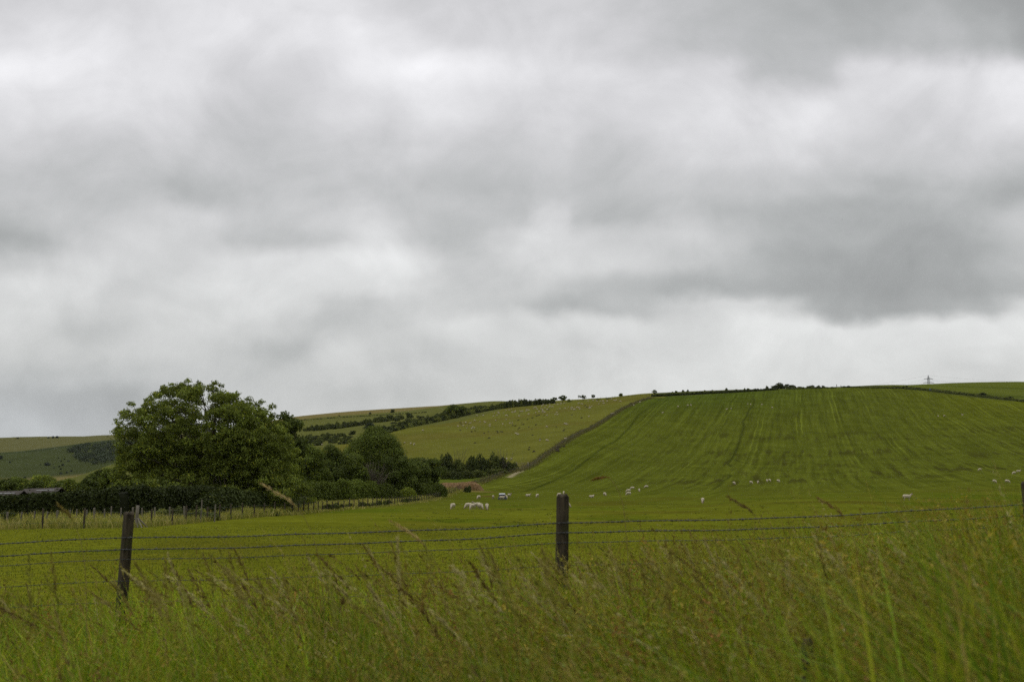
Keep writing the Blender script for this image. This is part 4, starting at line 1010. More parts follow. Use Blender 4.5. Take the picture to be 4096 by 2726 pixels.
# ------------------------------------------------------------------ sheep
def sheep_mesh(kind):
    import bmesh
    bm = bmesh.new()
    def ell(c, rad, rot=0.0, seg=16):
        g = bmesh.ops.create_icosphere(bm, subdivisions=3, radius=1)
        M = Matrix.Translation(c) @ Matrix.Rotation(rot, 4, 'Y') @ Matrix.Diagonal((*rad, 1))
        bmesh.ops.transform(bm, matrix=M, verts=g['verts'])
    def cone(p, q, r0, r1):
        p, q = Vector(p), Vector(q); d = q - p
        g = bmesh.ops.create_cone(bm, cap_ends=True, segments=12, radius1=r0, radius2=r1, depth=d.length)
        M = Matrix.Translation((p + q) / 2) @ d.to_track_quat('Z', 'Y').to_matrix().to_4x4()
        bmesh.ops.transform(bm, matrix=M, verts=g['verts'])
        ell(q, (r1, r1, r1))
    zb = .56 if kind != 'lying' else .30
    ell((-.02, 0, zb), (.50, .245, .235)); ell((-.30, 0, zb + .01), (.24, .235, .225)); ell((.28, 0, zb - .01), (.24, .225, .23)); ell((0, 0, zb - .07), (.36, .225, .19))
    ell((-.53, 0, zb - .04), (.05, .04, .13), .3)
    if kind == 'lying':
        for sy in (-1, 1):
            cone((.26, sy * .15, .18), (.46, sy * .17, .06), .07, .04); cone((.46, sy * .17, .06), (.30, sy * .18, .035), .035, .03)
            cone((-.26, sy * .16, .2), (-.10, sy * .24, .07), .1, .05); cone((-.10, sy * .24, .07), (-.32, sy * .25, .035), .035, .03)
        hd = Vector((.60, 0, .58)); nk = Vector((.36, 0, .38)); hr = .35
    else:
        for sy in (-1, 1):
            cone((.26, sy * .13, .42), (.27, sy * .12, .22), .075, .035); cone((.27, sy * .12, .22), (.27, sy * .12, .02), .034, .03)
            cone((-.34, sy * .13, .46), (-.30, sy * .13, .30), .11, .05); cone((-.30, sy * .13, .30), (-.38, sy * .12, .21), .045, .034); cone((-.38, sy * .12, .21), (-.36, sy * .12, .02), .032, .03)
        if kind == 'graze': hd = Vector((.70, 0, .13)); nk = Vector((.44, 0, .46)); hr = 1.05
        else: hd = Vector((.66, 0, .86)); nk = Vector((.40, 0, .62)); hr = .35
    mid = (nk + hd) / 2 + Vector((.03, 0, .02))
    cone(nk, mid, .155, .11); cone(mid, hd - Vector((.03, 0, 0)), .11, .08)
    dv = Vector((math.cos(hr), 0, -math.sin(hr)))
    ell(hd, (.105, .075, .085), hr); ell(hd + dv * .10, (.085, .05, .055), hr); cone(hd, hd + dv * .15, .075, .042)
    for sy in (-1, 1): ell(hd + Vector((-.05 * dv.x, sy * .115, .045)), (.03, .07, .018))
    me = bpy.data.meshes.new('tmp'); bm.to_mesh(me); bm.free()
    o = bpy.data.objects.new('tmp', me); COL.objects.link(o)
    md = o.modifiers.new('r', 'REMESH'); md.mode = 'VOXEL'; md.voxel_size = .019
    md = o.modifiers.new('s', 'SMOOTH'); md.factor = .5; md.iterations = 3
    dg = bpy.context.evaluated_depsgraph_get(); dg.update()
    out = bpy.data.meshes.new_from_object(o.evaluated_get(dg)); out.name = 'sheep_' + kind
    bpy.data.objects.remove(o); bpy.data.meshes.remove(me)
    out.materials.clear()
    for m in (M_FLEECE, M_FACE, M_DARKFACE): out.materials.append(m)
    co = np.zeros(len(out.polygons) * 3); out.polygons.foreach_get('center', co); co = co.reshape(-1, 3)
    h = np.array(hd); dn = np.array(dv)
    al = (co - h) @ dn
    face = (np.linalg.norm(co - h - dn * .05, axis=1) < .19) & (al > -.07)
    face |= (np.linalg.norm((co - h) * [1, .6, 1], axis=1) < .12)
    legs = (co[:, 2] < (.30 if kind != 'lying' else .075)) & (al < -.05 if kind != 'graze' else np.linalg.norm(co - h, axis=1) > .3)
    fm = np.where(face | legs, 1, 0)
    up = np.array([math.sin(hr), 0, math.cos(hr)])
    for sy in (-1, 1):
        e = h + dn * .045 + up * .03 + np.array([0, sy * .07, 0]); fm[np.linalg.norm(co - e, axis=1) < .026] = 2
    out.polygons.foreach_set('material_index', fm.astype(np.int32)); out.polygons.foreach_set('use_smooth', np.ones(len(out.polygons), bool))
    return out
SM = {k: sheep_mesh(k) for k in ('graze', 'stand', 'lying')}

def sheep(u, v, kind, ang, label, group=None, ymin=60, s=1.0):
    x, y, z = hit(u, v, ymin)
    o = add('sheep', SM[kind], loc=(x, y, z - .01), label=label, cat='sheep', group=group)
    s *= .94; o.rotation_euler = (0, 0, R(ang)); o.scale = (s, s, s)
    return o
NEAR = [
 (1811, 2035, 'graze', 252, 'grazing white sheep, leftmost of the nearest group'),
 (1873, 2033, 'graze', 225, 'grazing sheep half hidden behind its neighbour in the nearest group'),
 (1888, 2037, 'graze', 250, 'grazing white sheep head to lower left, in the middle of the nearest group'),
 (1908, 2031, 'stand', 205, 'sheep with raised head behind the right-facing grazer of the nearest group'),
 (1921, 2036, 'graze', -58, 'grazing sheep facing right in the nearest group'),
 (1948, 2037, 'graze', -85, 'grazing sheep head on to viewer, rightmost of the nearest group'),
 (1915, 1995, 'graze', 240, 'grazing sheep left of the feeder beside a bare patch'),
 (1972, 1994, 'graze', 95, 'small-looking sheep seen from behind between bare patch and feeder'),
 (2008, 1998, 'stand', 2, 'sheep standing side-on directly in front of the dark feeder'),
 (2024, 1994, 'graze', -70, 'sheep at the right corner of the dark feeder'),
 (2038, 1987, 'stand', -50, 'sheep standing just right of the feeder, head turned right'),
 (2112, 1984, 'lying', 0, 'sheep lying down in the open right of the feeder'),
 (2149, 1988, 'graze', 250, 'sheep grazing alone left of the middle post'),
 (2237, 1984, 'graze', 222, 'grazing sheep just left above the middle post'),
 (2255, 1976, 'graze', -95, 'sheep facing viewer above the middle post'),
 (2262, 2028, 'graze', -12, 'sheep mostly hidden behind the middle post, muzzle showing right'),
 (2366, 1989, 'lying', 20, 'sheep lying low in the meadow right of the middle post'),
 (2419, 1982, 'graze', -70, 'grazing sheep between the lying one and the cluster of three'),
 (2514, 1968, 'graze', 188, 'middle sheep of the stacked trio grazing leftwards'),
 (2530, 1957, 'graze', 180, 'upper sheep of the stacked trio grazing leftwards'),
 (2515, 1980, 'graze', 195, 'lowest sheep of the stacked trio grazing leftwards'),
 (2557, 1965, 'graze', -92, 'sheep facing viewer right of the stacked trio'),
 (2586, 1951, 'graze', 183, 'grazing sheep uphill right of the stacked trio'),
 (2811, 2011, 'graze', 256, 'large solitary sheep grazing in mid meadow between the posts'),
 (2936, 1936, 'graze', -70, 'leftmost sheep of the loose row at the foot of the hill'),
 (3004, 1933, 'graze', -62, 'second sheep from left in the loose row at the foot of the hill'),
 (3032, 1932, 'graze', -110, 'third sheep from left in the loose row at the foot of the hill'),
 (3068, 1926, 'graze', -95, 'left sheep of the close pair in the row at the foot of the hill'),
 (3079, 1925, 'graze', -80, 'right sheep of the close pair in the row at the foot of the hill'),
 (3113, 1927, 'graze', -60, 'rightmost sheep of the loose row at the foot of the hill'),
 (3628, 2000, 'stand', -4, 'white sheep standing alone side-on, facing right, in the right of the meadow'),
 (3920, 1882, 'graze', 200, 'sheep side-on uphill of the group near the right edge'),
 (4074, 1890, 'stand', -30, 'rightmost sheep of the group near the right edge'),
 (4057, 1896, 'graze', 200, 'sheep next to the rightmost one near the right edge'),
 (3978, 1930, 'graze', -70, 'lower left sheep of the group near the right edge'),
 (4029, 1930, 'graze', -50, 'lower right sheep of the group near the right edge'),
 (3753, 1666, 'graze', -95, 'left of the three sheep high on the right of the green hill'),
 (3778, 1665, 'graze', 200, 'middle of the three sheep high on the right of the green hill'),
 (3850, 1660, 'lying', 180, 'right of the three sheep high on the green hill, lying down'),
]
for u, v, k, a, lb in NEAR: sheep(u, v, k, a, lb, 'sheep in the green meadow')
for u, v in [(2651,1651),(2712,1628),(2751,1623),(2763,1622),(2907,1637),(2925,1636),(2991,1618),(3003,1620),(3047,1620),(3089,1632),(2536,1622),(2560,1611)]:
    sheep(u, v, ['graze', 'graze', 'lying'][rng.integers(3)], rng.uniform(0, 360), 'tiny white sheep strung out near the top of the green hill', 'sheep high on the green hill', 300)
OLIVE = [(517,567),(598,505),(600,557),(640,503),(660,590),(710,517),(735,595),(752,583),(778,592),(781,477),(813,398),(865,500),(915,395),(933,497),(945,503),(1018,533),(1016,560),(1077,407),(1090,362),(1112,478),(1130,395),(1152,347),(1160,366),(1225,537),(1230,360),(1270,395),(1288,398),(1275,459),(1275,315),(1320,310),(1332,520),(1358,301),(1370,517),(1371,347),(1411,342),(1422,323),(1432,675),(1461,697),(1477,399),(1493,330),(1510,332),(1524,332),(1590,300),(1590,323),(1609,315),(1625,380),(1632,319),(1707,295),(1718,275),(1733,268),(1745,272),(1738,357),(1760,293),(1793,338),(1804,795),(1828,297),(1840,340),(1847,312),(1853,342),(1864,340),(1883,347),(1857,232),(1835,245),(1880,278),(1905,238),(1912,576),(1917,792),(1918,305),(1918,397),(1950,268),(1960,217),(1965,245),(2000,262),(2030,217),(2043,380),(2067,348),(2080,385),(2085,222),(2117,292),(2136,214),(2185,205),(2195,528),(2222,537),(2202,283),(2203,767),(2250,268),(2297,272),(2300,293),(2320,277),(2345,305)]
P = [(1700 + a * .2547, 1560 + b * .2547 + 2) for a, b in OLIVE]
P += [(2200 + a * .2122, 1540 + b * .2122 + 2) for a, b in [(542,343),(590,352),(612,350),(513,420),(547,420),(563,442),(459,458),(715,297),(746,397),(788,397),(742,436),(760,430),(811,290),(880,297),(947,304),(990,302),(1007,298),(1010,345),(922,358),(1078,295),(1160,262),(1210,282),(1248,284),(1299,270),(1328,307),(1150,543),(1182,540),(1208,523),(733,595)]]
P += [(1150 + a * .297, 1600 + b * .297 + 2) for a, b in [(1578,570),(1663,585),(1707,597),(1823,408),(808,530),(465,604)]] + [(2027, 1838), (2046, 1839)]
for u, v in P:
    if v > 1740: lb = 'white sheep far apart from others on the lower olive pasture'
    elif v > 1672: lb = 'tiny white sheep scattered halfway up the olive pasture'
    else: lb = 'tiny white sheep in the crowded flock near the olive pasture skyline'
    sheep(u, v, ['graze', 'graze', 'stand', 'lying'][rng.integers(4)], rng.uniform(0, 360), lb, 'flock on the olive pasture', 330, rng.uniform(.95, 1.15))
for x, y in [(1255,150),(1313,145),(1345,158),(1484,152),(1513,146),(1577,137),(1625,150),(1660,146),(1700,124),(2040,106),(2085,122)]:
    sheep(1150 + x * .297, 1600 + y * .297 + 1, 'graze', rng.uniform(0, 360), 'pinprick white sheep on the brown hill crest above the hedges', 'sheep on the brown crest', 900)
for x, y in [(620,462),(650,457),(665,460),(690,455),(705,465),(740,458),(805,453),(860,435),(875,437),(900,437),(945,430),(965,420),(985,412),(1030,440),(1065,427),(1100,437)]:
    u, v = z8(x, y); sheep(u, v + 1, 'stand', rng.uniform(0, 360), 'pinprick pale sheep bunched along the line on the far left hillside', 'far left hillside flock', 1200, 1.25)

# ------------------------------------------------------------------ fences
def post_mesh(name, h, r, mat, seed, k=8, lean=0.0, sq=.5):
    rr = np.random.default_rng(seed); n = 9
    zz = np.linspace(-.25, h, n); th = np.arange(k) * 2 * math.pi / k + rr.uniform(0, 1)
    ph = rr.uniform(0, 6.28, 4)
    V = []
    for z in zz:
        rad = r * (1 + .06 * np.sin(th * 2 + ph[0]) + .05 * np.sin(th * 3 + z * 3 + ph[1])) * (1 + .03 * math.sin(z * 6 + ph[2]))
        if sq: rad = rad * (1 + .10 * sq * np.cos(4 * th))
        V.append(np.stack([rad * np.cos(th) + lean * max(z, 0), rad * np.sin(th), np.full(k, z) + (rr.normal(size=k) * .006 if z == zz[-1] else 0)], -1))
    V.append(np.stack([.78 * (V[-1][:, 0] - lean * h) + lean * h, .78 * V[-1][:, 1], V[-1][:, 2] + .012], -1))
    n += 1
    V = np.concatenate(V)
    i = np.arange(n - 1)[:, None] * k; j = np.arange(k)[None]; j2 = (j + 1) % k
    Q = np.stack([i + j, i + j2, i + k + j2, i + k + j], -1).reshape(-1, 4)
    c = len(V); V = np.vstack([V, [[lean * h, 0, h + .014]]])
    T = [((n-1)*k + a, (n-1)*k + (a+1) % k, c) for a in range(k)]
    return mesh_from(name, V, Q, None, [mat], False, T)

def barbed(T, pts, rad, barb=.10, r=rng, barbs=True):
    P = np.array(pts); L = np.concatenate([[0], np.cumsum(np.linalg.norm(np.diff(P, axis=0), axis=1))])
    s = np.arange(0, L[-1], .016); C = np.stack([np.interp(s, L, P[:, i]) for i in range(3)], -1)
    for i in range(len(L) - 1):
        m = (s >= L[i]) & (s < L[i+1]); t = (s[m] - L[i]) / (L[i+1] - L[i]); C[m, 2] -= .022 * 4 * t * (1 - t)
    C[:, 2] += .003 * np.sin(s * 3.1) + .002 * np.sin(s * 7.7)
    for ph in (0, math.pi):
        O = C.copy(); O[:, 1] += rad * 1.05 * np.cos(s * 2 * math.pi / .07 + ph); O[:, 2] += rad * 1.05 * np.sin(s * 2 * math.pi / .07 + ph)
        T.tube(O, rad, 5, False)
    if barbs:
        for b in np.arange(.03, L[-1], barb):
            b += r.uniform(-.032, .032); c = np.array([np.interp(b, s, C[:, i]) for i in range(3)])
            T.tube([c + [-.010, 0, 0], c + [0, 0, 0], c + [.010, 0, 0]], [rad * 1.6, rad * 2.6, rad * 1.6], 6)
            for k in range(4):
                a = r.uniform(0, 6.28); d = np.array([r.uniform(-.5, .5) * .014, math.cos(a) * .014, math.sin(a) * .014])
                T.tube([c + [(-1)**k * .004, 0, 0], c + [(-1)**k * .004, 0, 0] + d], [rad * .7, rad * .3], 4)

def near_fence():
    px = [-5.76, -2.68, .337, 3.385, 6.43]; py = [8.0, 7.75, 7.5, 7.25, 7.0]
    top = [2.20, zpx(7.75, 2055), zpx(7.5, 1985), zpx(7.25, 1931), 2.66]
    t = add('post_and_wire_fence', None, loc=(0, 7.5, 0), label='nearest fence of dark weathered posts and five strands of barbed wire', cat='fence')
    leans = [.01, .032, .02, -.01, .02]
    for i in range(5):
        g = gz(px[i], py[i]); h = top[i] - g
        add('post', post_mesh('near_post', h, .040 if i != 1 else .038, M_POST, 200 + i, 12, leans[i], .8), t, (px[i] - leans[i] * h * .8, py[i] - 7.5, g))
    WV = [[2146, 2089, 2014], [2193, 2128, 2058], [2232, 2168, 2096], [2318, 2258, 2185], [2401, 2339, 2265]]
    for k, row in enumerate(WV):
        z = [zpx(py[1 + i], row[i]) for i in range(3)]
        z = [z[0] - (z[1] - z[0])] + z + [z[2] + (z[2] - z[1])]
        pts = [(px[i], py[i] - 7.5 - .048, z[i]) for i in range(5)]
        T = Tubes(); barbed(T, pts, .0023 if k < 2 else (.0015 if k == 2 else .0012), .10 if k < 2 else .145, rng, True)
        add('barbed_wire', T.mesh('barbed_wire', M_WIRE), t)
near_fence()

def along(P, step):
    P = np.array(P, float); L = np.concatenate([[0], np.cumsum(np.linalg.norm(np.diff(P, axis=0), axis=1))])
    s = 0; out = []
    while s < L[-1]:
        out.append((np.interp(s, L, P[:, 0]), np.interp(s, L, P[:, 1])))
        s += step(out[-1][1]) * rng.uniform(.85, 1.15)
    return out

def boundary():
    full = np.concatenate([FB[:-1], FA])
    t = add('boundary_fence', None, loc=(0, 0, 0), label='long stake fence from the left edge along the meadow and up the hill', cat='fence')
    pts = along(full, lambda y: 2.9 if y < 110 else (2.6 if y < 200 else 2.3))
    pm = [post_mesh('stake', 1.15, .060, M_STAKE, 300 + i, 7, [.0, .03, -.04, .015][i]) for i in range(4)]
    corner = (-24.3, 72)
    n = 0; rest_V = []; rest_Q = []; off = 0
    for x, y in pts:
        if math.hypot(x - corner[0], y - corner[1]) < 1.2: continue
        z = gz(x, y)
        if n < 99:
            o = add('post', pm[n % 4], t, (x, y, z)); o.scale = (1, 1, rng.uniform(.9, 1.12)); o.rotation_euler = (0, 0, rng.uniform(0, 6.28)); n += 1
        else:
            T = Tubes(); T.tube([(x, y, z - .2), (x + rng.normal()*.04, y, z + rng.uniform(1.0, 1.25))], .055, 6, False)
            rest_V.append(T.V[0]); rest_Q.append(T.Q[0] + off); off += len(T.V[0])
    add('post', mesh_from('far_stakes', np.concatenate(rest_V), np.concatenate(rest_Q), None, [M_GREYPOST], True), t, kind='stuff')
    z = gz(*corner); T = Tubes(); T.tube([(0, 0, -.2), (0, 0, .7), (.02, 0, 1.42)], [.12, .11, .105], 9)
    c = add('corner_post', T.mesh('corner_post', M_GREYPOST), t, (corner[0], corner[1], z))
    T = Tubes()
    for dx, dy in ((-.75, -.1), (.55, .55), (.5, -.4)): T.tube([(dx, dy, -.05), (dx * .1, dy * .1, .62)], [.05, .045], 7)
    add('strut', T.mesh('corner_strut', M_GREYPOST), t, (corner[0], corner[1], z))
    for h in (.35, .7, 1.0):
        D = np.array(along(full, lambda y: 2.0)); T = Tubes(); T.tube(np.stack([D[:, 0], D[:, 1], height(D[:, 0], D[:, 1]) + h], -1), .006, 3, False)
        add('line_wire', T.mesh('line_wire', M_WIRE), t)
boundary()

def back_fence():
    t = add('stake_fence', None, label='second stake fence in long grass before the dark clipped hedge', cat='fence')
    for i, (u, vt) in enumerate([(30,2047),(85,2046),(140,2043),(190,2045),(228,2040),(280,2038),(305,2036),(348,2038),(380,2030),(420,2034),(445,2024),(485,2030),(530,2028),(570,2030),(620,2028),(680,2026),(740,2024),(806,1998),(860,2016)]):
        Yd = 78 + .006 * u; x = ray(u, vt)[0] * Yd; z = gz(x, Yd); h = zpx(Yd, vt) - z
        add('post', post_mesh('back_stake', h, .075 if i % 4 == 0 else .055, M_GREYPOST, 330 + i, 7, rng.uniform(-.06, .06)), t, (x, Yd, z))
back_fence()

def crest_fence():
    t = add('skyline_fence', None, label='row of tiny fence posts along the skyline between the thorn trees', cat='fence')
    me = post_mesh('crest_stake', 1.3, .07, M_POST, 350, 6)
    for u in [2262,2290,2312,2355,2366,2391,2402,2425,2449,2459,2492,2515,2528,2540,2562,2585,2597,2606]:
        v = np.interp(u, [2262, 2340, 2420, 2500, 2610], [1606, 1600, 1594, 1588, 1582]); x, y, z = hit(u, v, 400)
        add('post', me, t, (x, y, z))
crest_fence()

# ------------------------------------------------------------------ grasses
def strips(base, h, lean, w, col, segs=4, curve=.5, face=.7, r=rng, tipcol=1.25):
    """curved tapering blades; base (n,3), h (n), lean (n,2) horizontal offset at tip as a share of h"""
    n = len(base); t = np.linspace(0, 1, segs + 1)
    ang = np.where(r.random(n) < face, r.normal(0, .5, n), r.uniform(0, math.pi, n))
    wd = np.stack([np.cos(ang), np.sin(ang), np.zeros(n)], -1)
    k = np.hypot(lean[:, 0], lean[:, 1])
    P = np.zeros((n, segs + 1, 3))
    for i, tt in enumerate(t):
        f = tt ** (1 + curve)
        P[:, i, 0] = base[:, 0] + lean[:, 0] * h * f; P[:, i, 1] = base[:, 1] + lean[:, 1] * h * f
        P[:, i, 2] = base[:, 2] + h * (tt - .28 * np.minimum(k, 1.2) * tt**2.4)
    wt = (w[:, None] * (1 - t[None]**1.6) + .0006)
    Lf = P - wd[:, None] * wt[..., None] * .5; Rt = P + wd[:, None] * wt[..., None] * .5
    V = np.stack([Lf, Rt], 2).reshape(n, -1, 3)
    m = (segs + 1) * 2
    q = np.array([[2*i, 2*i+1, 2*i+3, 2*i+2] for i in range(segs)])
    Q = (np.arange(n)[:, None, None] * m + q[None]).reshape(-1, 4)
    c = col[:, None, None] * (np.ones(segs + 1) * np.linspace(.9, tipcol, segs + 1))[None, :, None, None].reshape(1, segs + 1, 1) if False else None
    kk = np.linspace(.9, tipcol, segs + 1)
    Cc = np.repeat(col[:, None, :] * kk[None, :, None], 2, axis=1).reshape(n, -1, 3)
    return V, Q, Cc, P

GREENS = np.array([BL(64, 88, 10), BL(80, 94, 12), BL(56, 78, 10), BL(90, 98, 18), BL(72, 86, 14)]) * 1.12
def verge_grass():
    r = np.random.default_rng(31)
    n = 78000
    Y = 1.75 + (10.2 - 1.75) * r.random(n)**.85
    X = (r.uniform(-1, 1, n)) * (.60 * Y + .9)
    clump = fbm(X * 1.6, Y * 1.6, 7) ; keep = r.random(n) < np.clip((clump - .33) * 4.2, .10, 1) * np.where(Y > 8.2, .55 - .2 * (Y - 8.2), 1)
    X, Y = X[keep], Y[keep]; n = len(X); clump = clump[keep]
    su = X / Y
    hb = np.interp(su, [-.5, -.2, .1, .3, .5], [.76, .78, .80, .98, 1.20]) + .035 * (5 - np.minimum(Y, 8.5)) * .4
    h = hb * (.55 + .5 * r.random(n)) * (.8 + .45 * clump)
    h = np.where(Y > 8.4, h * .5, h)
    Z = height(X, Y)
    lean = np.stack([-.14 + .42 * r.normal(size=n), .26 * r.normal(size=n)], -1)
    w = r.uniform(.0045, .0115, n)
    col = GREENS[r.integers(0, 5, n)] * r.uniform(.7, 1.25, n)[:, None]
    tone2 = fbm(X * .9 + 50, Y * .9, 23); col = col * np.interp(tone2, [.25, .45, .75], [.5, 1.0, 1.45])[:, None] * np.interp(fbm(X * 3.2, Y * 2.2, 27), [.3, .7], [.72, 1.28])[:, None]
    dry = r.random(n) < np.interp(su, [-.5, 0, .5], [.06, .07, .09]); col[dry] = BL(108, 100, 44) * r.uniform(.6, 1.1, dry.sum())[:, None]
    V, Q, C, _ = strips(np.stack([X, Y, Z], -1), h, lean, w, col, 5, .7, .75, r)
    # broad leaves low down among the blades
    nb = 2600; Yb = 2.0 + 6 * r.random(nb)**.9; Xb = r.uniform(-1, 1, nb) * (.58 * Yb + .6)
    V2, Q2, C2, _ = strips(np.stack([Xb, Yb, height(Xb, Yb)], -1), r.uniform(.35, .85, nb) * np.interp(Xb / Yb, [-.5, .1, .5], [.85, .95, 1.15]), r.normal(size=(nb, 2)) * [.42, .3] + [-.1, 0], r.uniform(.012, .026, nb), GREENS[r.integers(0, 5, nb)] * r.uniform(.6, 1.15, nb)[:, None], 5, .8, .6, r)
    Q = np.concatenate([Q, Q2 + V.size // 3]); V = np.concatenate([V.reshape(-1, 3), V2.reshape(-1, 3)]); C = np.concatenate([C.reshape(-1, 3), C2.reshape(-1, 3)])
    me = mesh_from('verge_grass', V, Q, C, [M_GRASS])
    add('long_grass', me, kind='stuff', label='long green wind-blown verge grass along the nearest fence', cat='grass')
    # flowering stems with seed heads
    n = 11000
    Y = 1.9 + 6.6 * r.random(n)**.8; X = r.uniform(-1, 1, n) * (.60 * Y + .6)
    su = X / Y; cl = .5 * fbm(X * 1.1 + 30, Y * 1.1, 17) + .5 * fbm(X * 4.0 + 30, Y * 1.5, 18)
    dens = np.interp(su, [-.5, -.25, .0, .12, .3, .5], [.40, .38, .50, .62, .95, 1.0])
    keep = r.random(n) < dens * np.clip((cl - .40) * 6, .06, 1); X, Y, su = X[keep], Y[keep], su[keep]; n = len(X)
    h = np.interp(su, [-.5, -.2, .1, .25, .5], [.98, .98, 1.0, 1.06, 1.12]) * (.70 + .32 * r.random(n))
    Z = height(X, Y)
    lean = np.stack([-.22 + .26 * r.normal(size=n), .16 * r.normal(size=n)], -1)
    tall = r.random(n) < .05; h = np.where(tall, h * r.uniform(1.1, 1.3, n), h)
    scol = np.array([BL(112, 112, 44), BL(130, 118, 60), BL(96, 102, 28)])[r.integers(0, 3, n)] * r.uniform(.7, 1.1, n)[:, None]
    V, Q, C, P = strips(np.stack([X, Y, Z], -1), h, lean, np.full(n, .0028), scol, 6, .9, 1.0, r)
    tone = np.array([BL(104, 102, 46), BL(90, 80, 32), BL(74, 66, 30), BL(96, 100, 30), BL(130, 128, 80)])
    def heads(P, K, f0, spread, cols, ls):
        n = len(P); tt = r.uniform(f0, 1.0, (n, K)); idx = tt * 6; i0 = np.clip(idx.astype(int), 0, 5); f = idx - i0
        row = np.arange(n)[:, None]
        B = P[row, i0] * (1 - f[..., None]) + P[row, i0 + 1] * f[..., None]
        axis = unit(P[row, i0 + 1] - P[row, i0]); rv = unit(r.normal(size=(n, K, 3)))
        prof_ = np.sin(np.clip((1 - tt) / (1 - f0), .04, .96) * math.pi)**.7
        B = B + rv * (spread[:, None] * prof_ * r.uniform(.2, 1, (n, K)))[..., None]
        t = unit(axis + rv * .45 + np.array([-.15, 0, -.1])); b = unit(np.cross(t, unit(r.normal(size=(n, K, 3)))))
        L = r.uniform(.6, 1.2, (n, K))[..., None] * ls; W = L * r.uniform(.18, .30, (n, K))[..., None]
        quad = np.stack([B - t * L * .5, B + b * W * .6, B + t * L * .6, B - b * W * .6], 2)
        return quad.reshape(-1, 3), np.repeat((cols[:, None] * r.uniform(.7, 1.2, (n, K))[..., None]).reshape(-1, 3), 4, axis=0)
    kinds = r.random(n)
    tk = r.choice(5, n, p=[.28, .24, .16, .27, .05])
    h1, c1 = heads(P, 26, .76, np.where(kinds < .45, .008, np.where(kinds < .8, .022, .04)), tone[tk], .018)
    # big loose plumes standing clear above the rest
    m = 210; Yp = r.uniform(3.6, 6.9, m); sup = np.where(r.random(m) < .5, r.uniform(-.5, .5, m), r.uniform(-.28, .5, m)); Xp = sup * Yp; Zp = height(Xp, Yp)
    hp_ = (EYE - Zp) - Yp * (np.interp(sup, [-.5, -.2, .1, .5], [2180, 2120, 2090, 2040]) + r.exponential(75, m) - HV) / FPX
    okp = (hp_ > .75) & (hp_ < 1.35); Xp, Yp, Zp, hp_ = Xp[okp], Yp[okp], Zp[okp], hp_[okp]; m = len(Xp)
    lp = np.stack([-.30 + .16 * r.normal(size=m), .10 * r.normal(size=m)], -1)
    pc = np.array([BL(126, 126, 76), BL(98, 96, 42), BL(78, 70, 32), BL(100, 106, 40)])[r.choice(4, m, p=[.36, .28, .12, .24])]
    V2, Q2, C2, P2 = strips(np.stack([Xp, Yp, Zp], -1), hp_, lp, np.full(m, .0030), pc * .8, 6, 1.3, 1.0, r)
    h2, c2 = heads(P2, 70, .80, r.uniform(.008, .022, m), pc, .024)
    Q = np.concatenate([Q, Q2 + V.size // 3]); V = np.concatenate([V.reshape(-1, 3), V2.reshape(-1, 3)]); C = np.concatenate([C.reshape(-1, 3), C2.reshape(-1, 3)])
    SVv = np.concatenate([h1, h2]); SCc = np.concatenate([c1, c2]); nq = len(SVv) // 4
    Vall = np.concatenate([V.reshape(-1, 3), SVv]); Qall = np.concatenate([Q, np.arange(nq * 4).reshape(-1, 4) + V.size // 3]); Call = np.concatenate([C.reshape(-1, 3), SCc])
    add('seeding_grass', mesh_from('seeding_grass', Vall, Qall, Call, [M_SEED]), kind='stuff', label='straw and brown grass seed heads standing above the verge grass', cat='grass')
verge_grass()

def seed_stalk(pts, Yd, label, col, width, seed):
    """one drooping seed head standing clear of the rest: pts run tip, end of head, stem"""
    r = np.random.default_rng(seed)
    K = np.array([[ray(u, v)[0] * Yd, Yd, zpx(Yd, v)] for u, v in pts]); K = np.vstack([K, [K[-1, 0] + .04, Yd, gz(K[-1, 0], Yd)]])
    q = np.linspace(0, len(K) - 1, 40); P = np.stack([pchip(np.arange(len(K)), K[:, c], q) for c in range(3)], -1)
    o = add('grass_stalk', None, label=label, cat='grass stalk')
    T = Tubes(); T.tube(P, np.linspace(.0008, .0022, 40), 5)
    V0 = np.concatenate(T.V); add('stem', T.mesh('stem', M_SEED, True, np.tile(BL(104, 100, 50), (len(V0), 1))), o)
    nh = int(np.searchsorted(q, 1.0)); n = 84
    f = r.uniform(0, nh, n); i0 = f.astype(int); ff = (f - i0)[:, None]
    B = P[i0] * (1 - ff) + P[i0 + 1] * ff; ax = unit(P[i0] - P[i0 + 1]); rv = unit(r.normal(size=(n, 3)))
    B = B + rv * (width * np.sin(np.clip(f / nh, .04, .97) * math.pi)**.6)[:, None] * r.uniform(.1, 1, n)[:, None]
    td = unit(ax + rv * .35 + [-.1, 0, 0]); b = unit(np.cross(td, unit(r.normal(size=(n, 3)))))
    L = r.uniform(.016, .040, n)[:, None]; W = r.uniform(.002, .0035, n)[:, None]
    Vq = np.stack([B - td * L * .5, B + b * W * .6, B + td * L * .6, B - b * W * .6], 1)
    add('seed_head', leaf_mesh('seed_head', Vq, np.asarray(col)[None] * r.uniform(.75, 1.2, n)[:, None], M_SEED), o)
seed_stalk([(1035, 1926), (1178, 2018), (1250, 2140), (1290, 2350)], 5.2, 'pale arching grass head against the dark hedge under the huge tree', BL(132, 124, 82), .014, 1)
seed_stalk([(230, 2012), (288, 2075), (330, 2200), (345, 2350)], 5.2, 'brownish arching grass head against the dark hedge at left', BL(84, 78, 34), .012, 2)
seed_stalk([(2366, 1918), (2426, 1907), (2490, 2010), (2510, 2200)], 5.2, 'single rusty seed tip hanging above the meadow right of the middle post', BL(92, 68, 28), .006, 4)
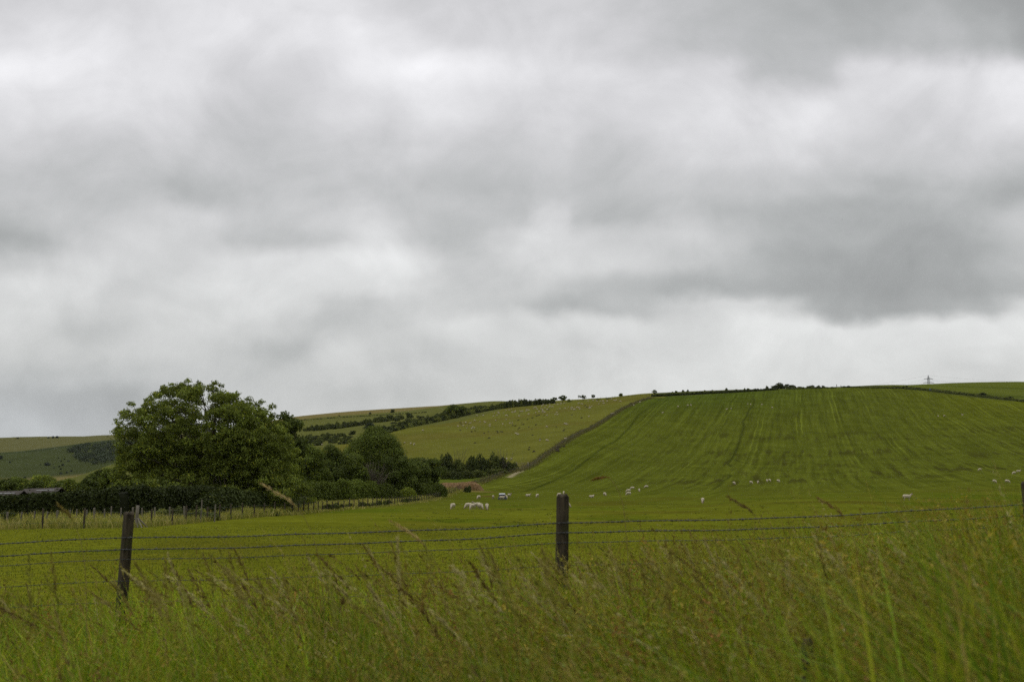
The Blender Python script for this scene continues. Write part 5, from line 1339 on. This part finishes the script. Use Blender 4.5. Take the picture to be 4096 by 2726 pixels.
seed_stalk([(1560, 2080), (1690, 2170), (1760, 2290), (1780, 2400)], 4.6, 'straw-coloured grass head leaning left across the top wires, left of the middle post', BL(120, 112, 66), .012, 5)
seed_stalk([(3270, 1990), (3370, 2060), (3420, 2180), (3440, 2350)], 4.8, 'brown grass head leaning left above the top wire, right of the middle post', BL(86, 72, 40), .012, 6)
seed_stalk([(2910, 1985), (3010, 2050), (3060, 2160), (3075, 2350)], 5.0, 'dull brown grass head leaning left below the foot of the hill', BL(84, 74, 40), .010, 7)

def docks():
    r = np.random.default_rng(77)
    n = 0
    for i in range(60):
        Yd = r.uniform(2.6, 7.0); su = r.choice([r.uniform(.05, .5), r.uniform(-.45, .5)]); x = su * Yd; g = gz(x, Yd); h = r.uniform(.55, .95) * (1 if su > .1 else .85)
        P = np.array([[x - .1 * h * t + .01 * r.normal(), Yd, g + h * t] for t in np.linspace(0, 1, 6)])
        if n == 0: VV, CC = [], []
        n += 1
        m = 90; f = r.uniform(.5, 1, m) * 5; i0 = np.clip(f.astype(int), 0, 4); ff = (f - i0)[:, None]
        B = P[i0] * (1 - ff) + P[i0 + 1] * ff + r.normal(size=(m, 3)) * [.016, .016, .01]
        nr = unit(r.normal(size=(m, 3))); VV.append(leaves(B, nr, np.full(m, .016), np.full(m, .010), .1, (0, 0), r))
        CC.append(BL(*[(104, 78, 36), (90, 70, 34), (116, 92, 40)][r.integers(3)])[None] * r.uniform(.7, 1.2, m)[:, None])
    V = np.concatenate(VV); C = np.concatenate(CC)
    add('dock_plants', leaf_mesh('dock_plants', V, C, M_SEED), kind='stuff', label='rusty brown dock and sorrel seed spikes among the verge grass', cat='weeds')
docks()

def weeds():
    r = np.random.default_rng(59); VV, CC = [], []
    n = 900
    Yd = 3.3 + 4.6 * r.random(n)**.8; su = np.where(r.random(n) < .72, r.uniform(.02, .56, n), r.uniform(-.5, .1, n)); X = su * Yd
    cl = fbm(X * 1.3 + 9, Yd * 1.3, 61); keep = cl > .42; X, Yd, su = X[keep], Yd[keep], su[keep]; G = height(X, Yd)
    hh = np.interp(su, [-.5, 0, .25, .45], [.62, .72, .90, 1.08]) * r.uniform(.75, 1.08, len(X))
    pal = [BL(92, 96, 22), BL(80, 86, 18), BL(104, 98, 26), BL(92, 84, 24), BL(70, 82, 16)]
    for x, y, g, h in zip(X, Yd, G, hh):
        m = r.integers(40, 75); t = r.uniform(.35, 1, m)**.7; lean = r.normal(size=2) * .12 + [-.08, 0]
        P = np.stack([x + lean[0] * t**2 * h, y + lean[1] * t**2 * h, g + h * t], -1) + r.normal(size=(m, 3)) * [.045, .045, .012]
        nr = unit(r.normal(size=(m, 3)) * .6 + [0, 0, 1]); L = r.uniform(.014, .034, m)
        VV.append(leaves(P, nr, L, L * r.uniform(.3, .5, m), .15, (-.2, 0), r)); CC.append(pal[r.integers(5)][None] * r.uniform(.7, 1.2, m)[:, None])
    add('meadow_weeds', leaf_mesh('meadow_weeds', np.concatenate(VV), np.concatenate(CC), M_GRASS), kind='stuff', label='tangled leafy weeds among the tall verge grass, thickest at right', cat='weeds')
weeds()

def stake():
    Yd = 3.5; x = ray(3212, 2600)[0] * Yd; g = gz(x, Yd)
    o = add('wooden_stake', None, loc=(x, Yd, g), label='short dark brown stake in the grass at lower right', cat='stake')
    add('shaft', post_mesh('stake_shaft', zpx(Yd, 2570) - g, .020, M_POST, 400, 8, .02), o)
stake()

def pasture():
    r = np.random.default_rng(41)
    n = 120000
    Y = 9 + 66 * r.random(n)**1.5; X = r.uniform(-1, 1, n) * (.56 * Y + 2)
    yl = np.interp(X, FB[:, 0], FB[:, 1]); ok = ~((X < XF(Y)) & (Y > yl)); X, Y = X[ok], Y[ok]; n = len(X)
    c = fbm(X * .35, Y * .35, 5)
    h = r.uniform(.035, .085, n) * (.5 + 1.1 * c) * (1 + .5 * (Y < 14))
    col = np.array([A(100, 107, 24), A(88, 101, 20), A(108, 108, 34), A(80, 94, 20)]) [r.integers(0, 4, n)] * 1.15 * r.uniform(.75, 1.2, n)[:, None]
    lean = np.stack([r.normal(size=n) * .6, r.normal(size=n) * .5], -1)
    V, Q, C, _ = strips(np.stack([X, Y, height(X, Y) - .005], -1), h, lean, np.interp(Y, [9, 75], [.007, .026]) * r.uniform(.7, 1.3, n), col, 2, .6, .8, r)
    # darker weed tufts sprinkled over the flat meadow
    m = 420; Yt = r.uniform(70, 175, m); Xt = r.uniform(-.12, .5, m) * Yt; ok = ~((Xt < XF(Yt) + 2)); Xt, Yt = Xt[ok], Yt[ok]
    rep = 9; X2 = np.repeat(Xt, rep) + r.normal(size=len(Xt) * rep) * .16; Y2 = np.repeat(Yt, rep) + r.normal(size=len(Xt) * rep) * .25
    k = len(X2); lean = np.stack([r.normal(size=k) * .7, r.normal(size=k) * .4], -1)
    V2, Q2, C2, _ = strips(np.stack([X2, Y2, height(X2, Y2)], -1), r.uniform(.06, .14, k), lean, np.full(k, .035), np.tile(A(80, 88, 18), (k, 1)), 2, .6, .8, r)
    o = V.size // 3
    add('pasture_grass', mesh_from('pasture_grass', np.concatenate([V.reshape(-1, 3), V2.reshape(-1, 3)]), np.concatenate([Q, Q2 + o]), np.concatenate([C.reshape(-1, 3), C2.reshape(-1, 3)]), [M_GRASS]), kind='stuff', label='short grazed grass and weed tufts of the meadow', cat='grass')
    # rough uncut grass left of the boundary fence and along it
    n = 52000
    Y = r.uniform(60, 118, n); X = -20 - r.random(n) * (.47 * Y) * 1.05 + 2
    yl = np.interp(X, FB[:, 0], FB[:, 1]); ok = (X < XF(Y) + .7) & (Y > yl - .7) & (Y < np.where(X < -22.5, np.interp(X, [-60, -26, -22.5], [86, 96, 116]), 118)); X, Y = X[ok], Y[ok]
    Yh = r.uniform(96, 215, 34000); Xh = XF(Yh) - 1.0 - np.interp(Yh, [96, 150, 215], [3, 13, 9]) * r.random(34000); X = np.concatenate([X, Xh]); Y = np.concatenate([Y, Yh])
    Ya = r.uniform(100, 290, 12000); Xa = XF(Ya) + r.normal(size=len(Ya)) * 1.0 - .6; X = np.concatenate([X, Xa]); Y = np.concatenate([Y, Ya])
    nb = len(X)
    Yb = 285 + (YTOP - 285) * r.random(17000); Xb = XF(Yb) + r.normal(size=len(Yb)) * .8; X = np.concatenate([X, Xb]); Y = np.concatenate([Y, Yb]); n = len(X)
    c = fbm(X * .4, Y * .25, 15)
    h = r.uniform(.45, .9, n) * (.5 + c) * np.where((Y > 106) & (X > XF(Y) - .9), .45, 1); h[nb:] *= np.where(r.random(n - nb) < .5, 1.6, 1.1)
    col = np.array([BL(104, 106, 46), BL(88, 96, 32), BL(116, 114, 60), BL(74, 86, 26)])[r.integers(0, 4, n)] * (r.uniform(.75, 1.15, n) * (.7 + .6 * c))[:, None]
    col[nb:] = np.array([BL(70, 72, 32), BL(56, 64, 24), BL(80, 76, 44)])[r.integers(0, 3, n - nb)] * r.uniform(.7, 1.1, n - nb)[:, None]
    lean = np.stack([-.1 + r.normal(size=n) * .4, r.normal(size=n) * .3], -1)
    w = np.interp(Y, [60, 110, 640], [.03, .05, .22]) * r.uniform(.7, 1.3, n)
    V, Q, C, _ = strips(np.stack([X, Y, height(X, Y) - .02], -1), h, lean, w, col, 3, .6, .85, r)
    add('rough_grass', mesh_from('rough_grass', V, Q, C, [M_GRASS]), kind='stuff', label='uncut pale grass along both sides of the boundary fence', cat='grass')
pasture()

# ------------------------------------------------------------------ a bird
def bird(u, v, Yd, span, ang, lb):
    x = ray(u, v)[0] * Yd
    V = [(0, .3, 0), (0, -.35, 0), (.5, .05, .16), (.45, -.16, .15), (1, -.12, .06), (-.5, .05, .16), (-.45, -.16, .15), (-1, -.12, .06), (0, .1, .09), (0, 0, -.1), (.12, -.5, 0), (-.12, -.5, 0), (0, .45, -.02)]
    Fc = [(0, 2, 8), (8, 2, 3), (8, 3, 1), (2, 4, 3), (0, 8, 5), (8, 6, 5), (8, 1, 6), (5, 6, 7), (0, 9, 2), (9, 3, 2), (9, 1, 3), (0, 5, 9), (9, 5, 6), (9, 6, 1), (1, 10, 11), (0, 12, 9), (0, 8, 12)]
    me = bpy.data.meshes.new('bird'); me.from_pydata([tuple(c * span / 2 for c in p) for p in V], [], Fc); me.materials.append(M_SOIL)
    o = add('bird', me, loc=(x, Yd, zpx(Yd, v)), label=lb, cat='bird'); o.rotation_euler = (0, 0, R(ang))
bird(3370, 878, 240, .55, 40, 'tiny dark bird gliding against the dark cloud at right')
bird(4010, 1462, 300, .3, 70, 'pinprick bird in the pale sky right of the pylon')

# ------------------------------------------------------------------ sky
ROWS = [
 (0,    [(0,208),(340,216),(680,222),(1020,224),(1360,222),(1700,206),(2048,208),(2400,203),(2750,194),(3070,187),(3410,178),(3750,172),(4096,160)]),
 (150,  [(0,218),(340,226),(680,226),(1020,228),(1360,228),(1600,222),(1750,208),(1900,203),(2048,210),(2400,208),(2750,196),(3070,195),(3410,188),(3750,186),(4096,165)]),
 (300,  [(0,236),(340,228),(680,224),(1020,212),(1360,226),(1700,239),(2048,226),(2400,219),(2750,215),(2900,216),(3070,198),(3250,198),(3410,225),(3750,229),(3900,225),(4096,230)]),
 (450,  [(0,222),(340,222),(680,214),(1020,203),(1360,219),(1700,222),(2048,213),(2400,215),(2750,222),(3070,226),(3280,237),(3450,224),(3750,216),(4096,228)]),
 (600,  [(0,216),(340,207),(680,205),(1020,198),(1360,207),(1700,205),(2048,199),(2250,205),(2400,195),(2750,212),(3070,217),(3410,215),(3750,206),(4096,208)]),
 (750,  [(0,204),(340,197),(680,194),(850,185),(1020,195),(1360,197),(1700,193),(2048,189),(2200,193),(2400,188),(2750,199),(3070,200),(3410,194),(3750,184),(4096,180)]),
 (850,  [(0,194),(340,200),(680,208),(800,212),(1020,204),(1360,206),(1700,199),(1850,198),(2048,195),(2230,209),(2360,190),(2500,184),(2750,195),(3070,184),(3410,177),(3750,176),(4096,200)]),
 (950,  [(0,177),(170,184),(340,205),(680,210),(1020,197),(1360,205),(1600,216),(1720,198),(1870,189),(2048,206),(2150,217),(2300,214),(2400,210),(2750,210),(3000,188),(3400,173),(3750,171),(4000,186),(4096,196)]),
 (1050, [(0,196),(340,215),(680,208),(1020,222),(1360,229),(1600,229),(1700,220),(1870,204),(2048,210),(2400,216),(2750,204),(3070,174),(3410,167),(3750,167),(4000,189),(4096,196)]),
 (1150, [(0,215),(340,218),(500,201),(680,215),(1020,226),(1360,226),(1700,212),(1870,199),(2048,203),(2400,192),(2750,182),(3070,171),(3410,164),(3750,167),(4096,186)]),
 (1225, [(0,215),(340,206),(680,216),(1020,222),(1250,226),(1360,208),(1700,207),(2048,198),(2250,186),(2500,192),(2750,208),(3000,216),(3180,188),(3410,169),(3750,177),(4096,222)]),
 (1300, [(0,212),(340,200),(680,214),(1020,216),(1300,200),(1700,214),(1900,222),(2048,214),(2400,223),(2750,210),(3070,224),(3410,223),(3750,226),(4096,228)]),
 (1400, [(0,210),(340,206),(680,210),(1020,199),(1150,192),(1360,215),(1700,206),(2048,214),(2400,213),(2750,207),(3070,220),(3410,218),(3750,219),(4096,223)]),
 (1500, [(0,194),(340,198),(680,200),(1020,200),(1360,206),(1700,206),(2048,212),(2750,214),(3400,216),(4096,215)]),
 (1580, [(0,184),(340,180),(600,190),(1020,200),(1360,196),(1700,201),(2048,212),(2750,217),(4096,217)]),
 (1740, [(0,188),(340,189),(680,194),(1020,200),(1700,206),(2048,212),(4096,216)]),
]
SKYGAIN = 1.0
def build_world():
    w = bpy.data.worlds.new('World'); scene.world = w; w.use_nodes = True
    nt = w.node_tree; nt.nodes.clear(); T = NT(nt)
    out = T.n('ShaderNodeOutputWorld'); bg = T.n('ShaderNodeBackground'); bg.inputs['Strength'].default_value = .1
    nt.links.new(bg.outputs[0], out.inputs[0])
    sky = T.n('ShaderNodeTexSky', sky_type='NISHITA'); sky.sun_disc = False; sky.sun_elevation = R(62); sky.sun_rotation = R(25); sky.air_density = 1.0; sky.dust_density = 3.0
    d = T.n('ShaderNodeTexCoord').outputs['Generated']
    sx = T.n('ShaderNodeSeparateXYZ'); nt.links.new(d, sx.inputs[0]); x, y, z = sx.outputs
    ay = T.m('MAXIMUM', T.m('ABSOLUTE', y), .08)
    su = T.m('DIVIDE', x, ay); sv = T.m('DIVIDE', z, ay)
    cb = T.n('ShaderNodeCombineXYZ'); T.put(cb.inputs[0], T.m('MULTIPLY', su, .95)); T.put(cb.inputs[1], T.m('MULTIPLY', sv, 1.1)); T.put(cb.inputs[2], T.m('MULTIPLY', T.m('SIGN', y), .7))
    vec = cb.outputs[0]
    def ncol(scale, det, seed, dist=0.0, rough=.5):
        nd = T.n('ShaderNodeTexNoise'); ad = T.n('ShaderNodeVectorMath', operation='ADD'); T.put(ad.inputs[0], vec); ad.inputs[1].default_value = (seed, seed * 1.7, seed * .3)
        T.put(nd.inputs['Vector'], ad.outputs[0]); nd.inputs['Scale'].default_value = scale; nd.inputs['Detail'].default_value = det; nd.inputs['Roughness'].default_value = rough; nd.inputs['Distortion'].default_value = dist
        s = T.n('ShaderNodeSeparateColor'); nt.links.new(nd.outputs['Color'], s.inputs[0]); return s.outputs
    a = ncol(8, 5, 3.1); b = ncol(22, 7, 8.3)
    wu = T.m('ADD', su, T.m('ADD', T.m('MULTIPLY', T.m('SUBTRACT', a[0], .5), .085), T.m('MULTIPLY', T.m('SUBTRACT', b[0], .5), .055)))
    wv = T.m('ADD', sv, T.m('ADD', T.m('MULTIPLY', T.m('SUBTRACT', a[1], .5), .036), T.m('MULTIPLY', T.m('SUBTRACT', b[1], .5), .024)))
    cu = T.m('MULTIPLY_ADD', wu, 1 / 1.06, .5, True)
    val = None
    rows = sorted(ROWS, key=lambda r_: -r_[0])
    prev = None
    for v, L in rows:
        sxs = np.array([ray(u, v)[0] for u, _ in L]); g = np.array([k for _, k in L], float) / 255
        q = np.linspace(0, 1, 27); val_q = pchip(sxs, g, np.clip((q - .5) * 1.06, sxs[0], sxs[-1]))
        fc = T.n('ShaderNodeFloatCurve'); cv = fc.mapping.curves[0]
        cv.points[0].location = (0, val_q[0]); cv.points[1].location = (1, val_q[-1])
        for qq, vv in list(zip(q, val_q))[1:-1]: cv.points.new(qq, vv)
        fc.mapping.update(); T.put(fc.inputs['Value'], cu)
        r_ = fc.outputs[0]; s = ray(0, v)[1]
        if val is None: val = r_
        else:
            fac = T.mr(wv, prev, s, 0, 1, True)
            mx = T.n('ShaderNodeMix', data_type='FLOAT'); T.put(mx.inputs[0], fac); T.put(mx.inputs[2], val); T.put(mx.inputs[3], r_); val = mx.outputs[0]
        prev = s
    # small-scale billow
    c = ncol(7.5, 8, 5.5, .7, .55); e = ncol(30, 6, 1.9, .5, .55)
    val = T.m('MULTIPLY', val, T.m('ADD', T.mr(c[0], .28, .72, .945, 1.050), T.mr(e[0], .25, .75, -.018, .018)))
    val = T.m('MULTIPLY_ADD', val, 1.05, -.040)
    L = T.m('POWER', val, 2.2)
    # overcast sky brightens overhead, outside the picture
    L = T.m('MULTIPLY', L, T.mr(z, .45, 1.0, 1.0, 2.6, True))
    L = T.m('MULTIPLY', L, SKYGAIN * 10)
    tint_top = (1.0, .997, 1.022); tint_mid = (.985, 1.0, .988)
    t1 = T.mixc(T.mr(wv, .10, .40, 0, 1, True), tint_mid, tint_top)
    dark = T.mr(val, .66, .84, 1, 0, True)
    t2 = T.mixc(T.m('MULTIPLY', dark, .8), t1, (.965, 1.0, .993))
    lh = T.m('MULTIPLY', T.mr(su, -.15, -.45, 0, 1, True), T.mr(sv, .13, .05, 0, 1, True))
    t3 = T.mixc(lh, t2, (.955, .995, 1.02))
    nd = T.n('ShaderNodeVectorMath', operation='SCALE'); T.put(nd.inputs[0], t3); T.put(nd.inputs['Scale'], L)
    below = T.mixc(T.mr(z, -.02, 0, 1, 0), nd.outputs[0], (1.0, 1.15, .5))
    col = T.mixc(.97, sky.outputs[0], below)
    nt.links.new(col, bg.inputs[0])
    w.cycles.sampling_method = 'MANUAL'; w.cycles.sample_map_resolution = 512
build_world()

sl = bpy.data.lights.new('sun', 'SUN'); sl.energy = 1.0; sl.angle = R(28); sl.color = (1.0, .97, .92)
so = bpy.data.objects.new('sun', sl); COL.objects.link(so)
so.rotation_euler = Vector((-.20, -.43, -.88)).to_track_quat('-Z', 'Y').to_euler()

# ------------------------------------------------------------------ haze
HAZE = 1.1e-5
if HAZE:
    m, nt, out = newmat('haze'); pv = nt.nodes.new('ShaderNodeVolumePrincipled'); pv.inputs['Color'].default_value = (.90, .95, 1.0, 1); pv.inputs['Density'].default_value = HAZE
    nt.links.new(pv.outputs[0], out.inputs['Volume'])
    add('haze', boxes('haze', [(0, 2000, 120, 9000, 5200, 300)], m), kind='stuff', label='thin grey air over the downs', cat='haze')

# ------------------------------------------------------------------ camera and render settings
cam = bpy.data.cameras.new('camera'); co = bpy.data.objects.new('camera', cam); COL.objects.link(co)
co.location = (0, 0, EYE); co.rotation_euler = (math.pi / 2 + PITCH, 0, 0)
cam.sensor_fit = 'HORIZONTAL'; cam.sensor_width = 36; cam.lens = FPX / 4096 * 36; cam.clip_start = .05; cam.clip_end = 12000
cam.dof.use_dof = True; cam.dof.focus_distance = 30.0; cam.dof.aperture_fstop = cam.lens / 10.0
scene.camera = co
scene.render.engine = 'CYCLES'
scene.view_settings.view_transform = 'Standard'; scene.view_settings.look = 'None'; scene.view_settings.exposure = 0; scene.view_settings.gamma = 1
scene.cycles.use_denoising = False; scene.cycles.sample_clamp_direct = 3.0; scene.cycles.sample_clamp_indirect = 2.0
scene.cycles.max_bounces = 6; scene.cycles.diffuse_bounces = 3; scene.cycles.glossy_bounces = 2; scene.cycles.transmission_bounces = 3; scene.cycles.volume_bounces = 0
scene.cycles.caustics_reflective = False; scene.cycles.caustics_refractive = False
